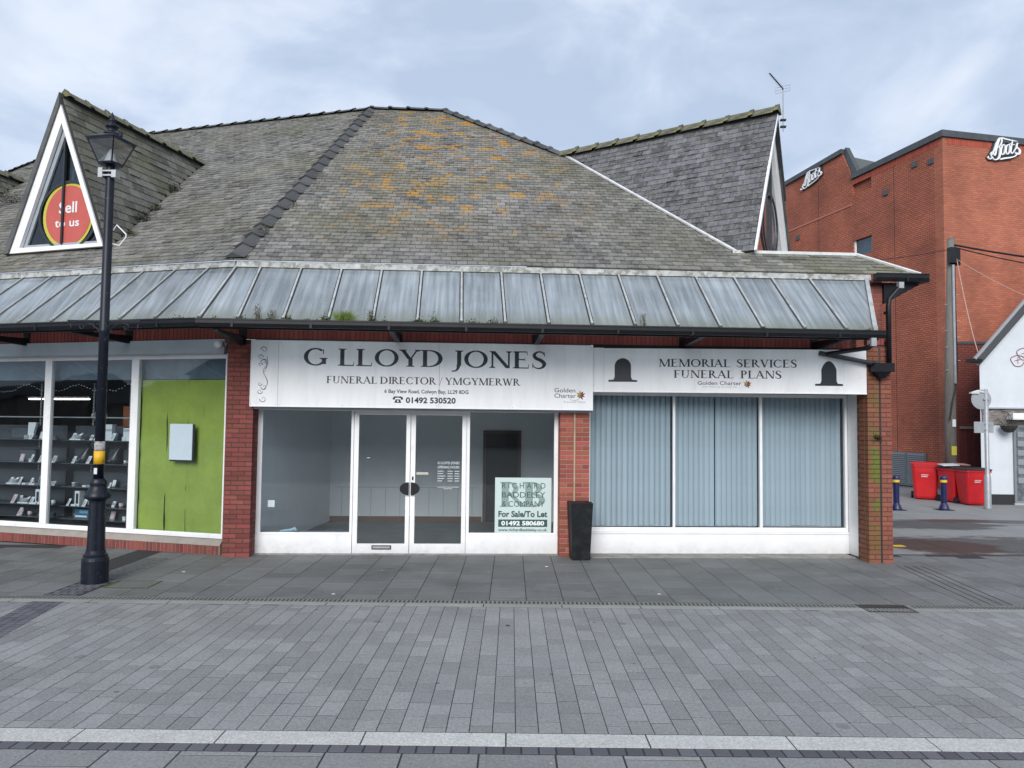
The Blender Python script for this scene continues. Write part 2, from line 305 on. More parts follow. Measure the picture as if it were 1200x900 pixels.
# frames: M = main shop front, L = angled left front, R = right fascia plane
OM = Vector((-1.709, 12.656, 0)); AM = radians(3.148)
OL = Vector((-4.576, 12.391, 0)); AL = radians(-16)
OR = Vector((1.305, 12.491, 0)); AR = radians(-2.4717)
def fr_to(o, a): 
    R = Matrix.Rotation(a, 4, 'Z'); return Matrix.Translation(o) @ R
FM, FL, FR = fr_to(OM, AM), fr_to(OL, AL), fr_to(OR, AR)
FMi = FM.inverted()
L2M = lambda p: FMi @ (FL @ Vector(p))
R2M = lambda p: FMi @ (FR @ Vector(p))

# ------------------------------------------------------------------ lettering
def sring(cx, cy, rx, ry, a0, a1, th, tv, n=20, off=0.):
    o = []
    for i in range(n):
        q = []
        for a in (a0 + (a1 - a0) * i / n, a0 + (a1 - a0) * (i + 1) / n):
            a = radians(a); q.append(((cx + rx * cos(a), cy + ry * sin(a)), (cx + off + (rx - th) * cos(a), cy + (ry - tv) * sin(a))))
        o.append([q[0][0], q[1][0], q[1][1], q[0][1]])
    return o
def sstroke(pts, ws, n=5):
    P = []; W = []
    m = len(pts)
    for i in range(m - 1):
        p0 = pts[max(i - 1, 0)]; p1 = pts[i]; p2 = pts[i + 1]; p3 = pts[min(i + 2, m - 1)]
        for k in range(n):
            t = k / n; f = lambda a, b, c, d: .5 * (2 * b + (c - a) * t + (2 * a - 5 * b + 4 * c - d) * t * t + (3 * b - a - 3 * c + d) * t ** 3)
            P.append((f(p0[0], p1[0], p2[0], p3[0]), f(p0[1], p1[1], p2[1], p3[1]))); W.append(ws[i] + (ws[i + 1] - ws[i]) * t)
    P.append(pts[-1]); W.append(ws[-1]); o = []; E = []
    for i, p in enumerate(P):
        a = P[max(i - 1, 0)]; b = P[min(i + 1, len(P) - 1)]; dx, dy = b[0] - a[0], b[1] - a[1]; l = hypot(dx, dy) or 1
        nx, ny = -dy / l * W[i] / 2, dx / l * W[i] / 2; E.append(((p[0] + nx, p[1] + ny), (p[0] - nx, p[1] - ny)))
    for i in range(len(E) - 1): o.append([E[i][0], E[i + 1][0], E[i + 1][1], E[i][1]])
    return o
S, T = .175, .075
def ser(xc, y, w=.30, d=1):   # slab serif with bracket; d=+1 bottom serif, -1 top
    h = .045; return [[(xc - w / 2, y), (xc + w / 2, y), (xc + w / 2, y + d * h), (xc - w / 2, y + d * h)], [(xc - w / 2 + .02, y + d * h), (xc + w / 2 - .02, y + d * h), (xc + .05, y + d * .10), (xc - .05, y + d * .10)]]
def stem(x, s=S, y0=0, y1=1, sb=1, stp=1):
    o = [[(x, y0), (x + s, y0), (x + s, y1), (x, y1)]]
    if sb: o += ser(x + s / 2, y0, s + .17)
    if stp: o += ser(x + s / 2, y1, s + .17, -1)
    return o
def diag(x0, y0, x1, y1, s): return [[(x0 - s / 2, y0), (x0 + s / 2, y0), (x1 + s / 2, y1), (x1 - s / 2, y1)]]
def arm(x0, x1, y, beak, h=.065): 
    o = [[(x0, y - h / 2), (x1, y - h / 2), (x1, y + h / 2), (x0, y + h / 2)]]
    if beak: o.append([(x1 - .035, y), (x1, y), (x1 + .02, y + beak), (x1 + .002, y + beak)])
    return o
def glyph(c):
    if c == 'A': return diag(.10, 0, .47, 1, T) + diag(.80, 0, .43, 1, S) + arm(.2, .68, .34, 0) + ser(.10, 0, .26) + ser(.81, 0, .33), .93
    if c == 'B': return stem(.09) + sring(.30, .76, .27, .24, -90, 90, S, T) + arm(.12, .32, .975, 0, .05) + sring(.33, .27, .33, .27, -90, 90, S, T) + arm(.12, .35, .525, 0, .05) + arm(.12, .35, .025, 0, .05), .75
    if c == 'C': return sring(.52, .5, .47, .52, 48, 312, S, T) + [[(.80, .68), (.84, .68), (.84, .93), (.81, .93)], [(.80, .28), (.85, .28), (.86, .10), (.80, .10)]], .92
    if c == 'D': return stem(.09) + sring(.38, .5, .54, .5, -90, 90, S + .01, T) + arm(.1, .4, .975, 0, .05) + arm(.1, .4, .025, 0, .05), 1.0
    if c == 'E': return stem(.09) + arm(.1, .62, .977, -.2) + arm(.1, .52, .52, .09) + [[(.49, .52), (.52, .52), (.535, .43), (.52, .43)]] + arm(.1, .68, .023, .22), .76
    if c == 'F': return stem(.09) + arm(.1, .62, .977, -.2) + arm(.1, .52, .50, .09) + [[(.49, .5), (.52, .5), (.535, .41), (.52, .41)]], .70
    if c == 'G': return sring(.54, .5, .49, .52, 48, 318, S, T) + [[(.84, .68), (.88, .68), (.88, .93), (.85, .93)]] + stem(.80, S, .08, .44, 0, 0) + ser(.87, .44, .34, -1), 1.06
    if c == 'I': return stem(.10), .33
    if c == 'J': return stem(.12, S, .1, 1, 0, 1) + sstroke([(.187, .15), (.16, -.05), (.06, -.2), (-.1, -.22)], [S, .12, .08, .07]), .36
    if c == 'L': return stem(.09) + arm(.1, .66, .023, .22), .72
    if c == 'M': return diag(.14, 0, .17, 1, T) + diag(.17, 1, .60, .0, S) + diag(.60, 0, .98, 1, T) + stem(.94, S) + ser(.14, 0, .26) + ser(.15, 1, .26, -1), 1.18
    if c == 'N': return stem(.10, T, 0, 1) + diag(.16, 1, .80, 0, S + .01) + stem(.80, T, 0, 1, 0, 1) , .97
    if c == 'O': return sring(.53, .5, .50, .52, 0, 360, S, T, 28), 1.06
    if c == 'P': return stem(.09) + sring(.33, .73, .33, .27, -90, 90, S, T) + arm(.1, .34, .975, 0, .05) + arm(.1, .34, .48, 0, .05), .72
    if c == 'R': return stem(.09) + sring(.32, .74, .30, .26, -90, 90, S, T) + arm(.1, .33, .975, 0, .05) + arm(.1, .36, .50, 0, .05) + diag(.38, .5, .76, 0, S) + ser(.80, 0, .22), .86
    if c == 'S': return sstroke([(.56, .82), (.47, .96), (.28, .985), (.13, .82), (.20, .62), (.42, .48), (.56, .28), (.47, .06), (.26, .015), (.10, .13), (.07, .26)], [.04, .075, .08, .14, .175, .19, .175, .11, .075, .05, .04]) + [[(.55, .72), (.585, .72), (.57, .97), (.55, .97)], [(.05, .05), (.075, .02), (.09, .30), (.06, .30)]], .66
    if c == 'T': return stem(.30, S, 0, 1, 1, 0) + arm(.03, .70, .977, -.2) + [[(.03, 1), (.065, 1), (.03, .78), (.01, .78)]], .73
    if c == 'U': return stem(.10, S, .3, 1, 0, 1) + stem(.70, T, .3, 1, 0, 1) + sring(.425, .33, .325, .35, 180, 360, .10, .06), .93
    if c == 'V': return diag(.13, 1, .46, 0, S) + diag(.75, 1, .46, 0, T) + ser(.13, 1, .32, -1) + ser(.76, 1, .26, -1), .88
    if c == 'W': return diag(.13, 1, .40, 0, S) + diag(.62, 1, .40, 0, T) + diag(.58, 1, .85, 0, S) + diag(1.12, 1, .85, 0, T) + ser(.13, 1, .32, -1) + ser(.60, 1, .28, -1) + ser(1.13, 1, .26, -1), 1.25
    if c == 'Y': return diag(.10, 1, .40, .45, S) + diag(.72, 1, .44, .45, T) + stem(.35, S, 0, .48, 1, 0) + ser(.11, 1, .32, -1) + ser(.74, 1, .26, -1), .84
    if c == '/': return diag(.05, -.15, .40, 1.05, .05), .45
    return [], .42
def serif(text, x0, x1, z, h, y, m, parent, name='lettering', xf=None, spacing=.04, gap=.42, bold=1., slope=0.):
    mb = MB(); x = 0; items = []
    for c in text:
        if c == ' ': x += gap; continue
        g, wd = glyph(c); items.append((g, x)); x += wd + spacing
    tot = x - spacing; sx = (x1 - x0) / tot; k = 0
    for g, gx in items:
        if name == 'letter' and mb.f: mb.build(name, m, parent, xf=xf); mb = MB()
        for p in g:
            k += 1; yy = y - .0006 - (k % 40) * .00002
            mb.poly([(x0 + (gx + a) * sx, yy, z + b * h + slope * (gx + a) * sx) for a, b in p])
    return mb.build(name, m, parent, xf=xf)
_dg = bpy.context.evaluated_depsgraph_get
TEXTQ = []
def sans(text, x0, x1, z, h, y, m, parent, bold=0., name='lettering', frame=None, slope=0.):
    cu = bpy.data.curves.new(name, 'FONT'); cu.body = text; cu.size = 1; cu.offset = bold; cu.resolution_u = 3; cu.fill_mode = 'FRONT'
    to = bpy.data.objects.new(name, cu); COL.objects.link(to); bpy.context.view_layer.update()
    me = bpy.data.meshes.new_from_object(to.evaluated_get(_dg())); bpy.data.objects.remove(to)
    xs = [v.co.x for v in me.vertices]; mnx, mxx = min(xs), max(xs); sx = (x1 - x0) / (mxx - mnx); sy = h / .71
    for v in me.vertices:
        X = x0 + (v.co.x - mnx) * sx; v.co = Vector((X, y - .0006, z + v.co.y * sy + slope * (X - x0)))
    if frame:
        for v in me.vertices: v.co = frame(v.co)
    me.materials.clear(); me.materials.append(m)
    o = bpy.data.objects.new(name, me); COL.objects.link(o); o.parent = parent
    if h < .14: o['kind'] = 'stuff'
    return o

# ================================================================== SETTING
ground_m = mat('worn_grey_paving', (.17, .175, .175), .85, var=.2, nscale=.5, fine=.15, fscale=18, pos=True, tint=(.09, .09, .09), tfac=.4, tscale=1.2, tlo=.5, thi=.7)
mb = MB(); mb.poly([(-700, -300, -.02), (700, -300, -.02), (700, 900, -.02), (-700, 900, -.02)])
gnd = struct(mb.build('ground', ground_m))

joint_m = mat('dark_paving_joint', (.028, .028, .03), .95)
paver_m = mat('granite_paver', (.234, .235, .232), .66, fine=.6, fscale=48, var=.12, nscale=.9, rnd=.15, bump=.15, hsv=.035, spots=True, pos=True, tint=(.28, .29, .31), tfac=.22, tscale=1.1, tlo=.48, thi=.7)
kerb_m = mat('pale_speckled_granite', (.47, .47, .445), .7, fine=.7, fscale=60, var=.06, rnd=.05, pos=True)
sett_m = mat('dark_granite_sett', (.095, .095, .108), .7, fine=.3, fscale=120, rnd=.25, pos=True)
slab_m = mat('sandstone_slab', (.152, .157, .155), .72, spots=True, fine=.3, fscale=40, var=.14, nscale=1.1, rnd=.13, hsv=.02, pos=True, tint=(.07, .072, .07), tfac=.5, tscale=.9, tlo=.5, thi=.7)
channel_m = mat('pale_channel_block', (.27, .275, .26), .8, fine=.25, fscale=80, var=.12, nscale=2, rnd=.06, pos=True)
drain_m = mat('drain_concrete', (.20, .20, .18), .85, var=.2, nscale=6, pos=True)

road = struct(MB().box(-12.6, 12.6, -2, 9.458, -.06, .0012).build('roadway', joint_m))
def paver_mesh(w, l, h=.012, b=.003, name='paver', m=paver_m):
    mb = MB(); x, y = w / 2, l / 2
    mb.add([(-x, -y, 0), (x, -y, 0), (x, y, 0), (-x, y, 0), (-x + b, -y + b, h), (x - b, -y + b, h), (x - b, y - b, h), (-x + b, y - b, h)],
           [(4, 5, 6, 7), (0, 1, 5, 4), (1, 2, 6, 5), (2, 3, 7, 6), (3, 0, 4, 7)])
    me = bpy.data.meshes.new(name); me.from_pydata(mb.v, [], mb.f); me.materials.append(m); return me
def add_paver(mb, cx, cy, w, l, z=-.008, h=.012, b=.003, rot=0.):
    x, y = w / 2, l / 2; c, s = cos(rot), sin(rot); tz = [random.uniform(-.0012, .0012) for _ in range(4)]
    P = [(-x, -y, 0), (x, -y, 0), (x, y, 0), (-x, y, 0), (-x + b, -y + b, h), (x - b, -y + b, h), (x - b, y - b, h), (-x + b, y - b, h)]
    mb.tint = random.uniform(.01, .99)
    mb.add([(cx + p[0] * c - p[1] * s, cy + p[0] * s + p[1] * c, z + p[2]) for p in P], [(4, 5, 6, 7), (0, 1, 5, 4), (1, 2, 6, 5), (2, 3, 7, 6), (3, 0, 4, 7)])
LENS = [.20, .24, .28, .33, .38]
PM = {l: paver_mesh(.1592, l - .0095, b=.002) for l in LENS}
PW = .1625
cand = []
nx = int(25 / PW)
for i in range(-nx // 2 - 3, nx // 2 + 5):
    x = -.03 + i * PW; y = 5.475 - random.choice([0, .06, .12, 0])
    first = True
    while y < 9.14:
        l = random.choice(LENS); ys = y; ye = min(y + l, 9.14)
        a = max(ys, 5.475)
        if ye - a > .03: cand.append((x, a, ye, l if (a == ys and ye == y + l) else None))
        y += l
def inview(x, y): return abs(x) < .69 * y + .2
full = [c for c in cand if c[3] and inview(c[0], c[1])]
full.sort(key=lambda c: c[1]); chosen = set((c[0], c[1]) for c in full[:292])
mb = MB()
for c in cand:
    if (c[0], c[1]) in chosen:
        inst('paver', PM[c[3]], road, Matrix.Translation((c[0], (c[1] + c[2]) / 2, -.008 + random.uniform(-.0012, .0012))))
    else:
        add_paver(mb, c[0], (c[1] + c[2]) / 2, .1592, c[2] - c[1] - .0095, b=.002)
mb.build('paver', paver_m, road, stuff=True)
# pale granite strip, dark setts, near slabs
xs = [-12.75, -11.8, -10.8, -9.85, -8.9, -7.9, -6.95, -6.0, -4.92, -3.93, -2.94, -1.965, -.99, -.015, .955, 1.93, 2.90, 3.87, 4.85, 5.8, 6.75, 7.7, 8.7, 9.65, 10.6, 11.6, 12.55]
for a, b in zip(xs, xs[1:]):
    me = paver_mesh(b - a - .007, .212, .014, .002, 'granite_strip_stone', kerb_m)
    inst('granite_strip_stone', me, road, Matrix.Translation(((a + b) / 2, 5.355, -.008)))
sm = [paver_mesh(.109, .112, .012, .004, 'sett', sett_m) for _ in range(1)]
smb_ = MB()
for i in range(-108, 108):
    if abs(i * .1155) >= 3.9: add_paver(smb_, i * .1155 + .03, 5.19, .109, .112, b=.004)
    else: inst('sett', sm[0], road, Matrix.Translation((i * .1155 + .03, 5.19, -.008)) @ Matrix.Rotation(random.uniform(-.02, .02), 4, 'Z'))
smb_.build('sett', sett_m, road, stuff=True); smb_ = MB()
x = -12.5
while x < 12.3:
    wd = random.choice([.44, .47, .5]); y = 5.125
    for q in range(18):
        l = random.choice([.06, .3, .42, .24]) if q == 0 else .4
        if abs(x) < 4.1 and q < 2:
            me = paver_mesh(wd - .008, l - .008, .012, .003, 'near_slab', paver_m)
            inst('near_slab', me, road, Matrix.Translation((x + wd / 2, y - l / 2, -.008)))
        else: add_paver(smb_, x + wd / 2, y - l / 2, wd - .008, l - .008)
        y -= l
    x += wd
smb_.build('near_slab', paver_m, road, stuff=True)
# channel blocks, slotted drain
x = -12.4
while x < 12.4:
    l = .93; 
    me = paver_mesh(l - .008, .128, .013, .003, 'channel_block', channel_m)
    if not (4.15 < x + l / 2 < 4.8): inst('channel_block', me, road, Matrix.Translation((x + l / 2, 9.215, -.008)))
    x += l
mb = MB(); mb.box(-11, 4.19, 9.285, 9.46, -.05, .004); mb.box(4.79, 11, 9.285, 9.46, -.05, .004)
dr = struct(mb.build('drainage_channel', drain_m))
mb = MB()
x = -10.9
while x < 10.9:
    if not 4.15 < x < 4.82: mb.box(x, x + .022, 9.32, 9.425, .0042, .0056)
    x += .052
mb.build('drain_slot', joint_m, dr, stuff=True)
# cast iron gully grate
g = thing('gully_grate', 'dark cast iron gully grate set in the drainage channel towards the right', 'drain grate', (4.49, 9.27, 0))
iron = mat('cast_iron', (.05, .045, .04), .6, var=.3, nscale=8)
mb = MB(); mb.box(-.29, .29, -.19, -.165, -.01, .008); mb.box(-.29, .29, .165, .19, -.01, .008); mb.box(-.29, -.265, -.165, .165, -.01, .008); mb.box(.265, .29, -.165, .165, -.01, .008)
mb.build('frame', iron, g)
for k in range(11): MB().box(-.245 + k * .047, -.245 + k * .047 + .02, -.163, .163, -.01, .006).build('grate_bar', iron, g)
mb = MB(); mb.box(-.262, .262, -.163, .163, -.018, -.0085); mb.build('sump', joint_m, g)

# footway of stone slabs
foot = struct(MB().box(-16, 9.0, 9.462, 13.2, -.06, .0045).build('footway', joint_m))
band_a = [(-5.47, 12.49), (-5.36, 9.54)]
def in_band(x, y): 
    if y < 9.5: return False
    xc = -5.62 - (y - 9.54) * .06; return abs(x - xc - .02) < .20
cnt = 0; mb = MB(); SMESH = {}
x = -12.; col = 0
while x < 8.9:
    wd = .452; col += 1; y = 9.47 - random.choice([0, .12, .25])
    while y < 13.1:
        l = random.choice([.45, .45, .6, .38]); a = max(y, 9.47); b_ = y + l; cx, cy = x + wd / 2, (a + b_) / 2
        if b_ - a > .06 and not in_band(cx, cy) and cy < 12.9:
            if abs(cx) >= .69 * cy + .3: add_paver(mb, cx, cy, wd - .007, b_ - a - .007, -.004)
            else:
                key = round(b_ - a, 3)
                if key not in SMESH: SMESH[key] = paver_mesh(wd - .007, key - .007, .012, .002, 'paving_slab', slab_m)
                inst('paving_slab', SMESH[key], foot, Matrix.Translation((cx, cy, -.004 + random.uniform(-.001, .001)))); cnt += 1
        y += l
    x += wd
mb.build('paving_slab', slab_m, foot, stuff=True)
# dark sett band crossing footway (towards the shop front corner) and road
mb = MB()
for r in range(0, 40):
    y = 9.52 + r * .09
    for q in range(4):
        add_paver(mb, -5.62 - (y - 9.54) * .0 + q * .095 + (.03 if r % 2 else 0), y, .088, .083, -.004, .0125, .004)
mb.build('sett', sett_m, foot, stuff=True)
mb = MB()
for r in range(0, 30):
    y = 9.11 - r * .09
    for q in range(4): add_paver(mb, -5.60 + (9.3 - y) * .17 - .0 + q * .095, y, .088, .083, .0048, .004, .004)
mb.build('sett', sett_m, road, stuff=True)
# threshold strip along the shops
thr_m = mat('worn_threshold_concrete', (.27, .265, .25), .85, var=.2, nscale=3, fine=.15, fscale=40, tint=(.1, .1, .09), tfac=.5, tscale=5)

# side street on the right with stains
def side_mat():
    m = mat('side_street_paving', (.235, .24, .235), .85, var=.12, nscale=.8, fine=.12, fscale=30, pos=True)
    t, b, s = colnode(m); g = N(t, 'ShaderNodeNewGeometry'); mp = N(t, 'ShaderNodeMapping'); mp.inputs['Scale'].default_value = (.35, 1.3, 1); t.links.new(g.outputs['Position'], mp.inputs[0])
    sp = N(t, 'ShaderNodeSeparateXYZ'); t.links.new(g.outputs['Position'], sp.inputs[0])
    def blob(cx, cy, rx, ry, soft, wob):
        n = N(t, 'ShaderNodeTexNoise'); n.inputs['Scale'].default_value = 2.2; n.inputs['Detail'].default_value = 8; n.inputs['Roughness'].default_value = .68; t.links.new(mp.outputs[0], n.inputs['Vector'])
        v = N(t, 'ShaderNodeVectorMath', operation='SUBTRACT'); v.inputs[1].default_value = (cx, cy, 0); t.links.new(g.outputs['Position'], v.inputs[0])
        v2 = N(t, 'ShaderNodeVectorMath', operation='MULTIPLY'); v2.inputs[1].default_value = (1 / rx, 1 / ry, 0); t.links.new(v.outputs[0], v2.inputs[0])
        ln = N(t, 'ShaderNodeVectorMath', operation='LENGTH'); t.links.new(v2.outputs[0], ln.inputs[0])
        ml = N(t, 'ShaderNodeMath', operation='MULTIPLY_ADD'); ml.inputs[1].default_value = wob; ml.inputs[2].default_value = -wob / 2; t.links.new(n.outputs['Fac'], ml.inputs[0])
        ad = N(t, 'ShaderNodeMath', operation='ADD'); t.links.new(ln.outputs['Value'], ad.inputs[0]); t.links.new(ml.outputs[0], ad.inputs[1])
        r = N(t, 'ShaderNodeMapRange'); r.inputs['From Min'].default_value = 1 + soft; r.inputs['From Max'].default_value = 1 - soft; t.links.new(ad.outputs[0], r.inputs['Value']); return r.outputs[0]
    def over(s, f, c, k=1.):
        q = N(t, 'ShaderNodeMath', operation='MULTIPLY'); q.inputs[1].default_value = k; t.links.new(f, q.inputs[0])
        x = N(t, 'ShaderNodeMix', data_type='RGBA'); t.links.new(q.outputs[0], x.inputs[0]); t.links.new(s, x.inputs[6]); x.inputs[7].default_value = (*c, 1); return x.outputs[2]
    s = over(s, blob(9.6, 14.2, 3.0, 1.2, .15, 3.4), (.055, .052, .05), .8)
    s = over(s, blob(8.9, 17.2, 2.1, .7, .15, 3.2), (.05, .05, .05), .85)
    s = over(s, blob(11.5, 17.9, 3.2, .32, .2, 2.6), (.05, .05, .05), .7)
    s = over(s, blob(7.85, 14.1, 1.05, .95, .10, 1.6), (.062, .028, .022), .95)
    s = over(s, blob(10.3, 18.0, .8, .3, .1, 1.4), (.08, .035, .03), .9)
    t.links.new(s, b.inputs['Base Color']); return m
sidem = side_mat()
side = struct(MB().box(6.0, 16.8, 13.2, 27.6, -.05, .0).build('side_street', joint_m))
mb = MB(); x = 6.0
while x < 17:
    y = 13.2
    while y < 27:
        l = .9; 
        if -1.2 < x - .63 * y < 3 or True: add_paver(mb, x + .45, y + .45, .892, .892, .0, .008, .003)
        y += l
    x += .9
mb.build('paving_slab', sidem, side, stuff=True)
mb = MB(); x = 9.0
while x < 15:
    y = 9.46
    while y < 13.2: add_paver(mb, x + .3, y + .23, .594, .456, .0, .008, .003); y += .4675
    x += .6
struct(MB().box(9.0, 15.0, 9.46, 13.2, -.05, .0).build('side_footway', joint_m)); mb.build('paving_slab', mat('side_slab', (.175, .18, .178), .8, rnd=.12, var=.15, nscale=1, fine=.12, fscale=60, pos=True), bpy.data.objects['side_footway'], stuff=True)
# flush channel lines curving away from the pier into the street
ch_m = MATS['dirty_mortar']
mb = MB()
for off in (0, .13, .26, .39):
    pts = [(6.02 + off, 12.1), (5.95 + off, 11.4), (5.86 + off, 10.6), (5.75 + off, 9.5)]
    for a, b in zip(pts, pts[1:]): mb.bar((a[0], a[1], .009), (b[0], b[1], .009), .012, .004)
mb.build('channel_line', joint_m, foot)
# moss-edged inspection cover by the lamp post
cv = thing('inspection_cover', 'moss edged rectangular inspection cover in the paving beside the lamp post', 'inspection cover', (-4.9, 10.12, .0085))
MB().box(-.26, .26, -.2, .2, 0, .004).build('cover_slab', slab_m, cv)
moss_m = mat('moss', (.075, .085, .02), .95, var=.4, nscale=20, fine=.4, fscale=60)
mb = MB(); mb.box(-.285, .285, -.225, -.203, 0, .006); mb.box(-.285, .285, .203, .22, 0, .005); mb.box(-.3, -.263, -.203, .203, 0, .007); mb.box(.263, .28, -.2, .2, 0, .005)
mb.build('moss_joint', moss_m, cv)

# ================================================================== MAIN BUILDING
bld = thing('market_building', 'long single storey red brick market building with slate hipped roof, glass canopy and shop fronts', 'building', OM, AM)

# ---- bricks
BR = {}
def brick_mesh(w, m, d=.10, h=.064):
    k = (round(w, 3), m.name, d)
    if k not in BR:
        b = .003; x, z = w / 2, h / 2
        mb = MB(); mb.add([(-x, d, -z), (x, d, -z), (x, d, z), (-x, d, z), (-x, b, -z), (x, b, -z), (x, b, z), (-x, b, z), (-x + b, 0, -z + b), (x - b, 0, -z + b), (x - b, 0, z - b), (-x + b, 0, z - b)],
                          [(8, 9, 10, 11), (4, 5, 9, 8), (5, 6, 10, 9), (6, 7, 11, 10), (7, 4, 8, 11), (0, 1, 5, 4), (1, 2, 6, 5), (2, 3, 7, 6), (3, 0, 4, 7)])
        me = bpy.data.meshes.new('brick'); me.from_pydata(mb.v, [], mb.f); me.materials.append(m); BR[k] = me
    return BR[k]
def pillar(x0, x1, yf, yb, z0, z1, bm_, mm, joint=None, layout=None):
    core = MB().box(x0 + .008, x1 - .008, yf + .008, yb, z0, z1).build('brick_pillar', mm, bld)
    z = z0; r = 0
    segs = [(x0, joint - .012), (joint + .012, x1)] if joint else [(x0, x1)]
    while z + .07 < z1:
        for a, b in segs:
            W = b - a
            n = max(1, round(W / .225)); 
            if r % 2 == 0: cuts = [a + W * i / n for i in range(n + 1)]
            else: cuts = [a + W * i / (2 * n) for i in range(2 * n + 1)] if joint else [a] + [a + W * (i + .5) / n for i in range(n)] + [b]
            for c, d in zip(cuts, cuts[1:]):
                inst('brick', brick_mesh(d - c - .008, bm_), core, Matrix.Translation(((c + d) / 2, yf + random.uniform(-.001, .002), z + .035)))
        z += .0752; r += 1
    # returns (side faces) as joined courses
    mb = MB(); z = z0; r = 0
    while z + .07 < z1:
        for sx in (x0, x1):
            y = yf + .112; 
            while y + .1 < yb:
                l = .215 if (r % 2) else .16; mb.tint = random.uniform(.01, .99)
                mb.box(sx - .001 if sx == x0 else sx - .03, sx + .03 if sx == x0 else sx + .001, y, min(y + l, yb), z + .003, z + .067); y += l + .01
        z += .0752; r += 1
    mb.build('brick', bm_, core, stuff=True)
    return core
pillar(-2.85, -2.42, -.30, .08, 0, 3.45, brick_dark, mortar_dk)
pillar(2.495, 2.985, -.20, .10, 0, 2.40, brick_mid, mortar, 2.735)
pillar(7.375, 7.775, -.76, -.41, -.01, 3.47, pier_brick, mortar_dk, 7.585)
MB().box(7.475, 7.77, -.409, .30, -.01, 3.47).build('wall', brick_dark, bld)
# joints: timber strip in middle pillar, black joint in pier
MB().box(2.722, 2.748, -.222, -.10, .0, 2.38).build('joint_strip', mat('pale_timber_strip', (.42, .31, .22), .7, var=.2), bld)
MB().box(7.574, 7.592, -.756, -.6, .0, 3.0).build('joint_strip', joint_m, bld)
# ---- soldier courses and walls
def soldier(x0, x1, y, z0, z1, xf=None, m=brick_soldier, w=.0655, mm=mortar_dk):
    MB().box(x0, x1, y + .006, y + .1, z0, z1).build('brick_course', mm, bld, xf=xf)
    mb = MB(); x = x0
    while x + w < x1 + .01:
        mb.tint = random.uniform(.01, .99); q = random.uniform(-.002, .002)
        mb.box(x + .001, x + w - .001, y + q, y + .09, z0 + .004, z1 - .004); x += w + .0095
    mb.build('brick', m, bld, stuff=True, xf=xf)
soldier(-2.86, 7.38, -.30, 3.462, 3.68)
soldier(7.38, 7.775, -.765, 3.478, 3.69)
MB().box(-2.86, 7.38, -.30, -.05, 3.685, 4.62).build('wall', wall_brick, bld)
MB().box(7.47, 7.775, -.52, .30, 3.695, 4.60).build('wall', wall_brick, bld)
MB().box(7.45, 7.76, .31, 9.5, 0, 4.9).build('wall', brick_wall_mat('brick_wall_side', 'y', (.24, .055, .04), (.30, .07, .05), (.20, .12, .10)), bld)
soldier(-6.4, -.02, -.02, 3.475, 3.69, L2M)
MB().box(-6.4, -.02, -.01, .2, 3.70, 4.66).build('wall', wall_brick, bld, xf=L2M)
# black board standing in for the shadow line under soldier course on the right
MB().box(3.02, 7.37, -.31, .0, 3.405, 3.458).build('shadow_line_board', black_plastic, bld)
# lintel / box behind signs
MB().box(-2.42, 2.99, -.29, .10, 2.345, 3.455).build('lintel', grey_trim, bld)

# ---- centre shop window + doors
def frame_rect(mb, x0, x1, z0, z1, y0, y1, t, tb=None, tt=None):
    tb = t if tb is None else tb; tt = t if tt is None else tt
    mb.box(x0, x0 + t, y0, y1, z0, z1); mb.box(x1 - t, x1, y0, y1, z0, z1)
    mb.box(x0 + t, x1 - t, y0, y1, z0, z0 + tb); mb.box(x0 + t, x1 - t, y0, y1, z1 - tt, z1)
def window(x0, x1, z0, z1, gx0, gx1, gz0, gz1, y=0., xf=None, fm=white, gm=glass, gy=.03):
    mb = MB(); mb.box(x0, gx0, y, y + .07, z0, z1); mb.box(gx1, x1, y, y + .07, z0, z1); mb.box(gx0, gx1, y + .002, y + .068, z0, gz0); mb.box(gx0, gx1, y + .002, y + .068, gz1, z1)
    mb.box(gx0, gx1, y + .012, y + .06, gz0, gz0 + .012); 
    o = mb.build('shop_window', fm, bld, xf=xf)
    MB().box(gx0 - .002, gx1 + .002, y + gy, y + gy + .006, gz0 - .002, gz1 + .002).build('window_pane', gm, o, xf=xf)
    return o
window(-2.42, -.875, .33, 2.345, -2.345, -.915, .342, 2.335)
MB().box(-2.42, -.875, -.012, .09, .0, .328).build('stall_riser', white, bld)
window(.975, 2.49, .33, 2.345, 1.025, 2.425, .342, 2.335)
MB().box(.975, 2.49, -.012, .09, .0, .328).build('stall_riser', white, bld)
MB().box(-.872, .972, .0, .07, 2.31, 2.345).build('door_frame_head', white, bld)
def door(x0, x1, gx0, gx1, left):
    mb = MB(); mb.box(x0, gx0, .004, .05, .012, 2.306); mb.box(gx1, x1, .004, .05, .012, 2.306); mb.box(gx0, gx1, .006, .048, .012, .175); mb.box(gx0, gx1, .006, .048, 2.275, 2.306)
    o = mb.build('door', white, bld)
    MB().box(gx0 - .002, gx1 + .002, .024, .03, .173, 2.277).build('window_pane', glass, o)
    cx = x1 if left else x0
    h = MB(); a0, a1 = (pi / 2, 3 * pi / 2) if left else (-pi / 2, pi / 2)
    c = (cx + (-.012 if left else .012), 1.072); n = 20
    pts = [(c[0] + .145 * cos(a0 + (a1 - a0) * k / n), -.035, c[1] + .105 * sin(a0 + (a1 - a0) * k / n)) for k in range(n + 1)]
    h.prism(pts, (0, .022, 0)); h.box(c[0] - (.06 if left else -.03), c[0] - (.03 if left else -.06), -.014, .006, 1.03, 1.05); h.build('handle', black_plastic, o)
    return o
dl = door(-.868, .048, -.792, -.018, True)
dr_ = door(.058, .968, .135, .9, False)
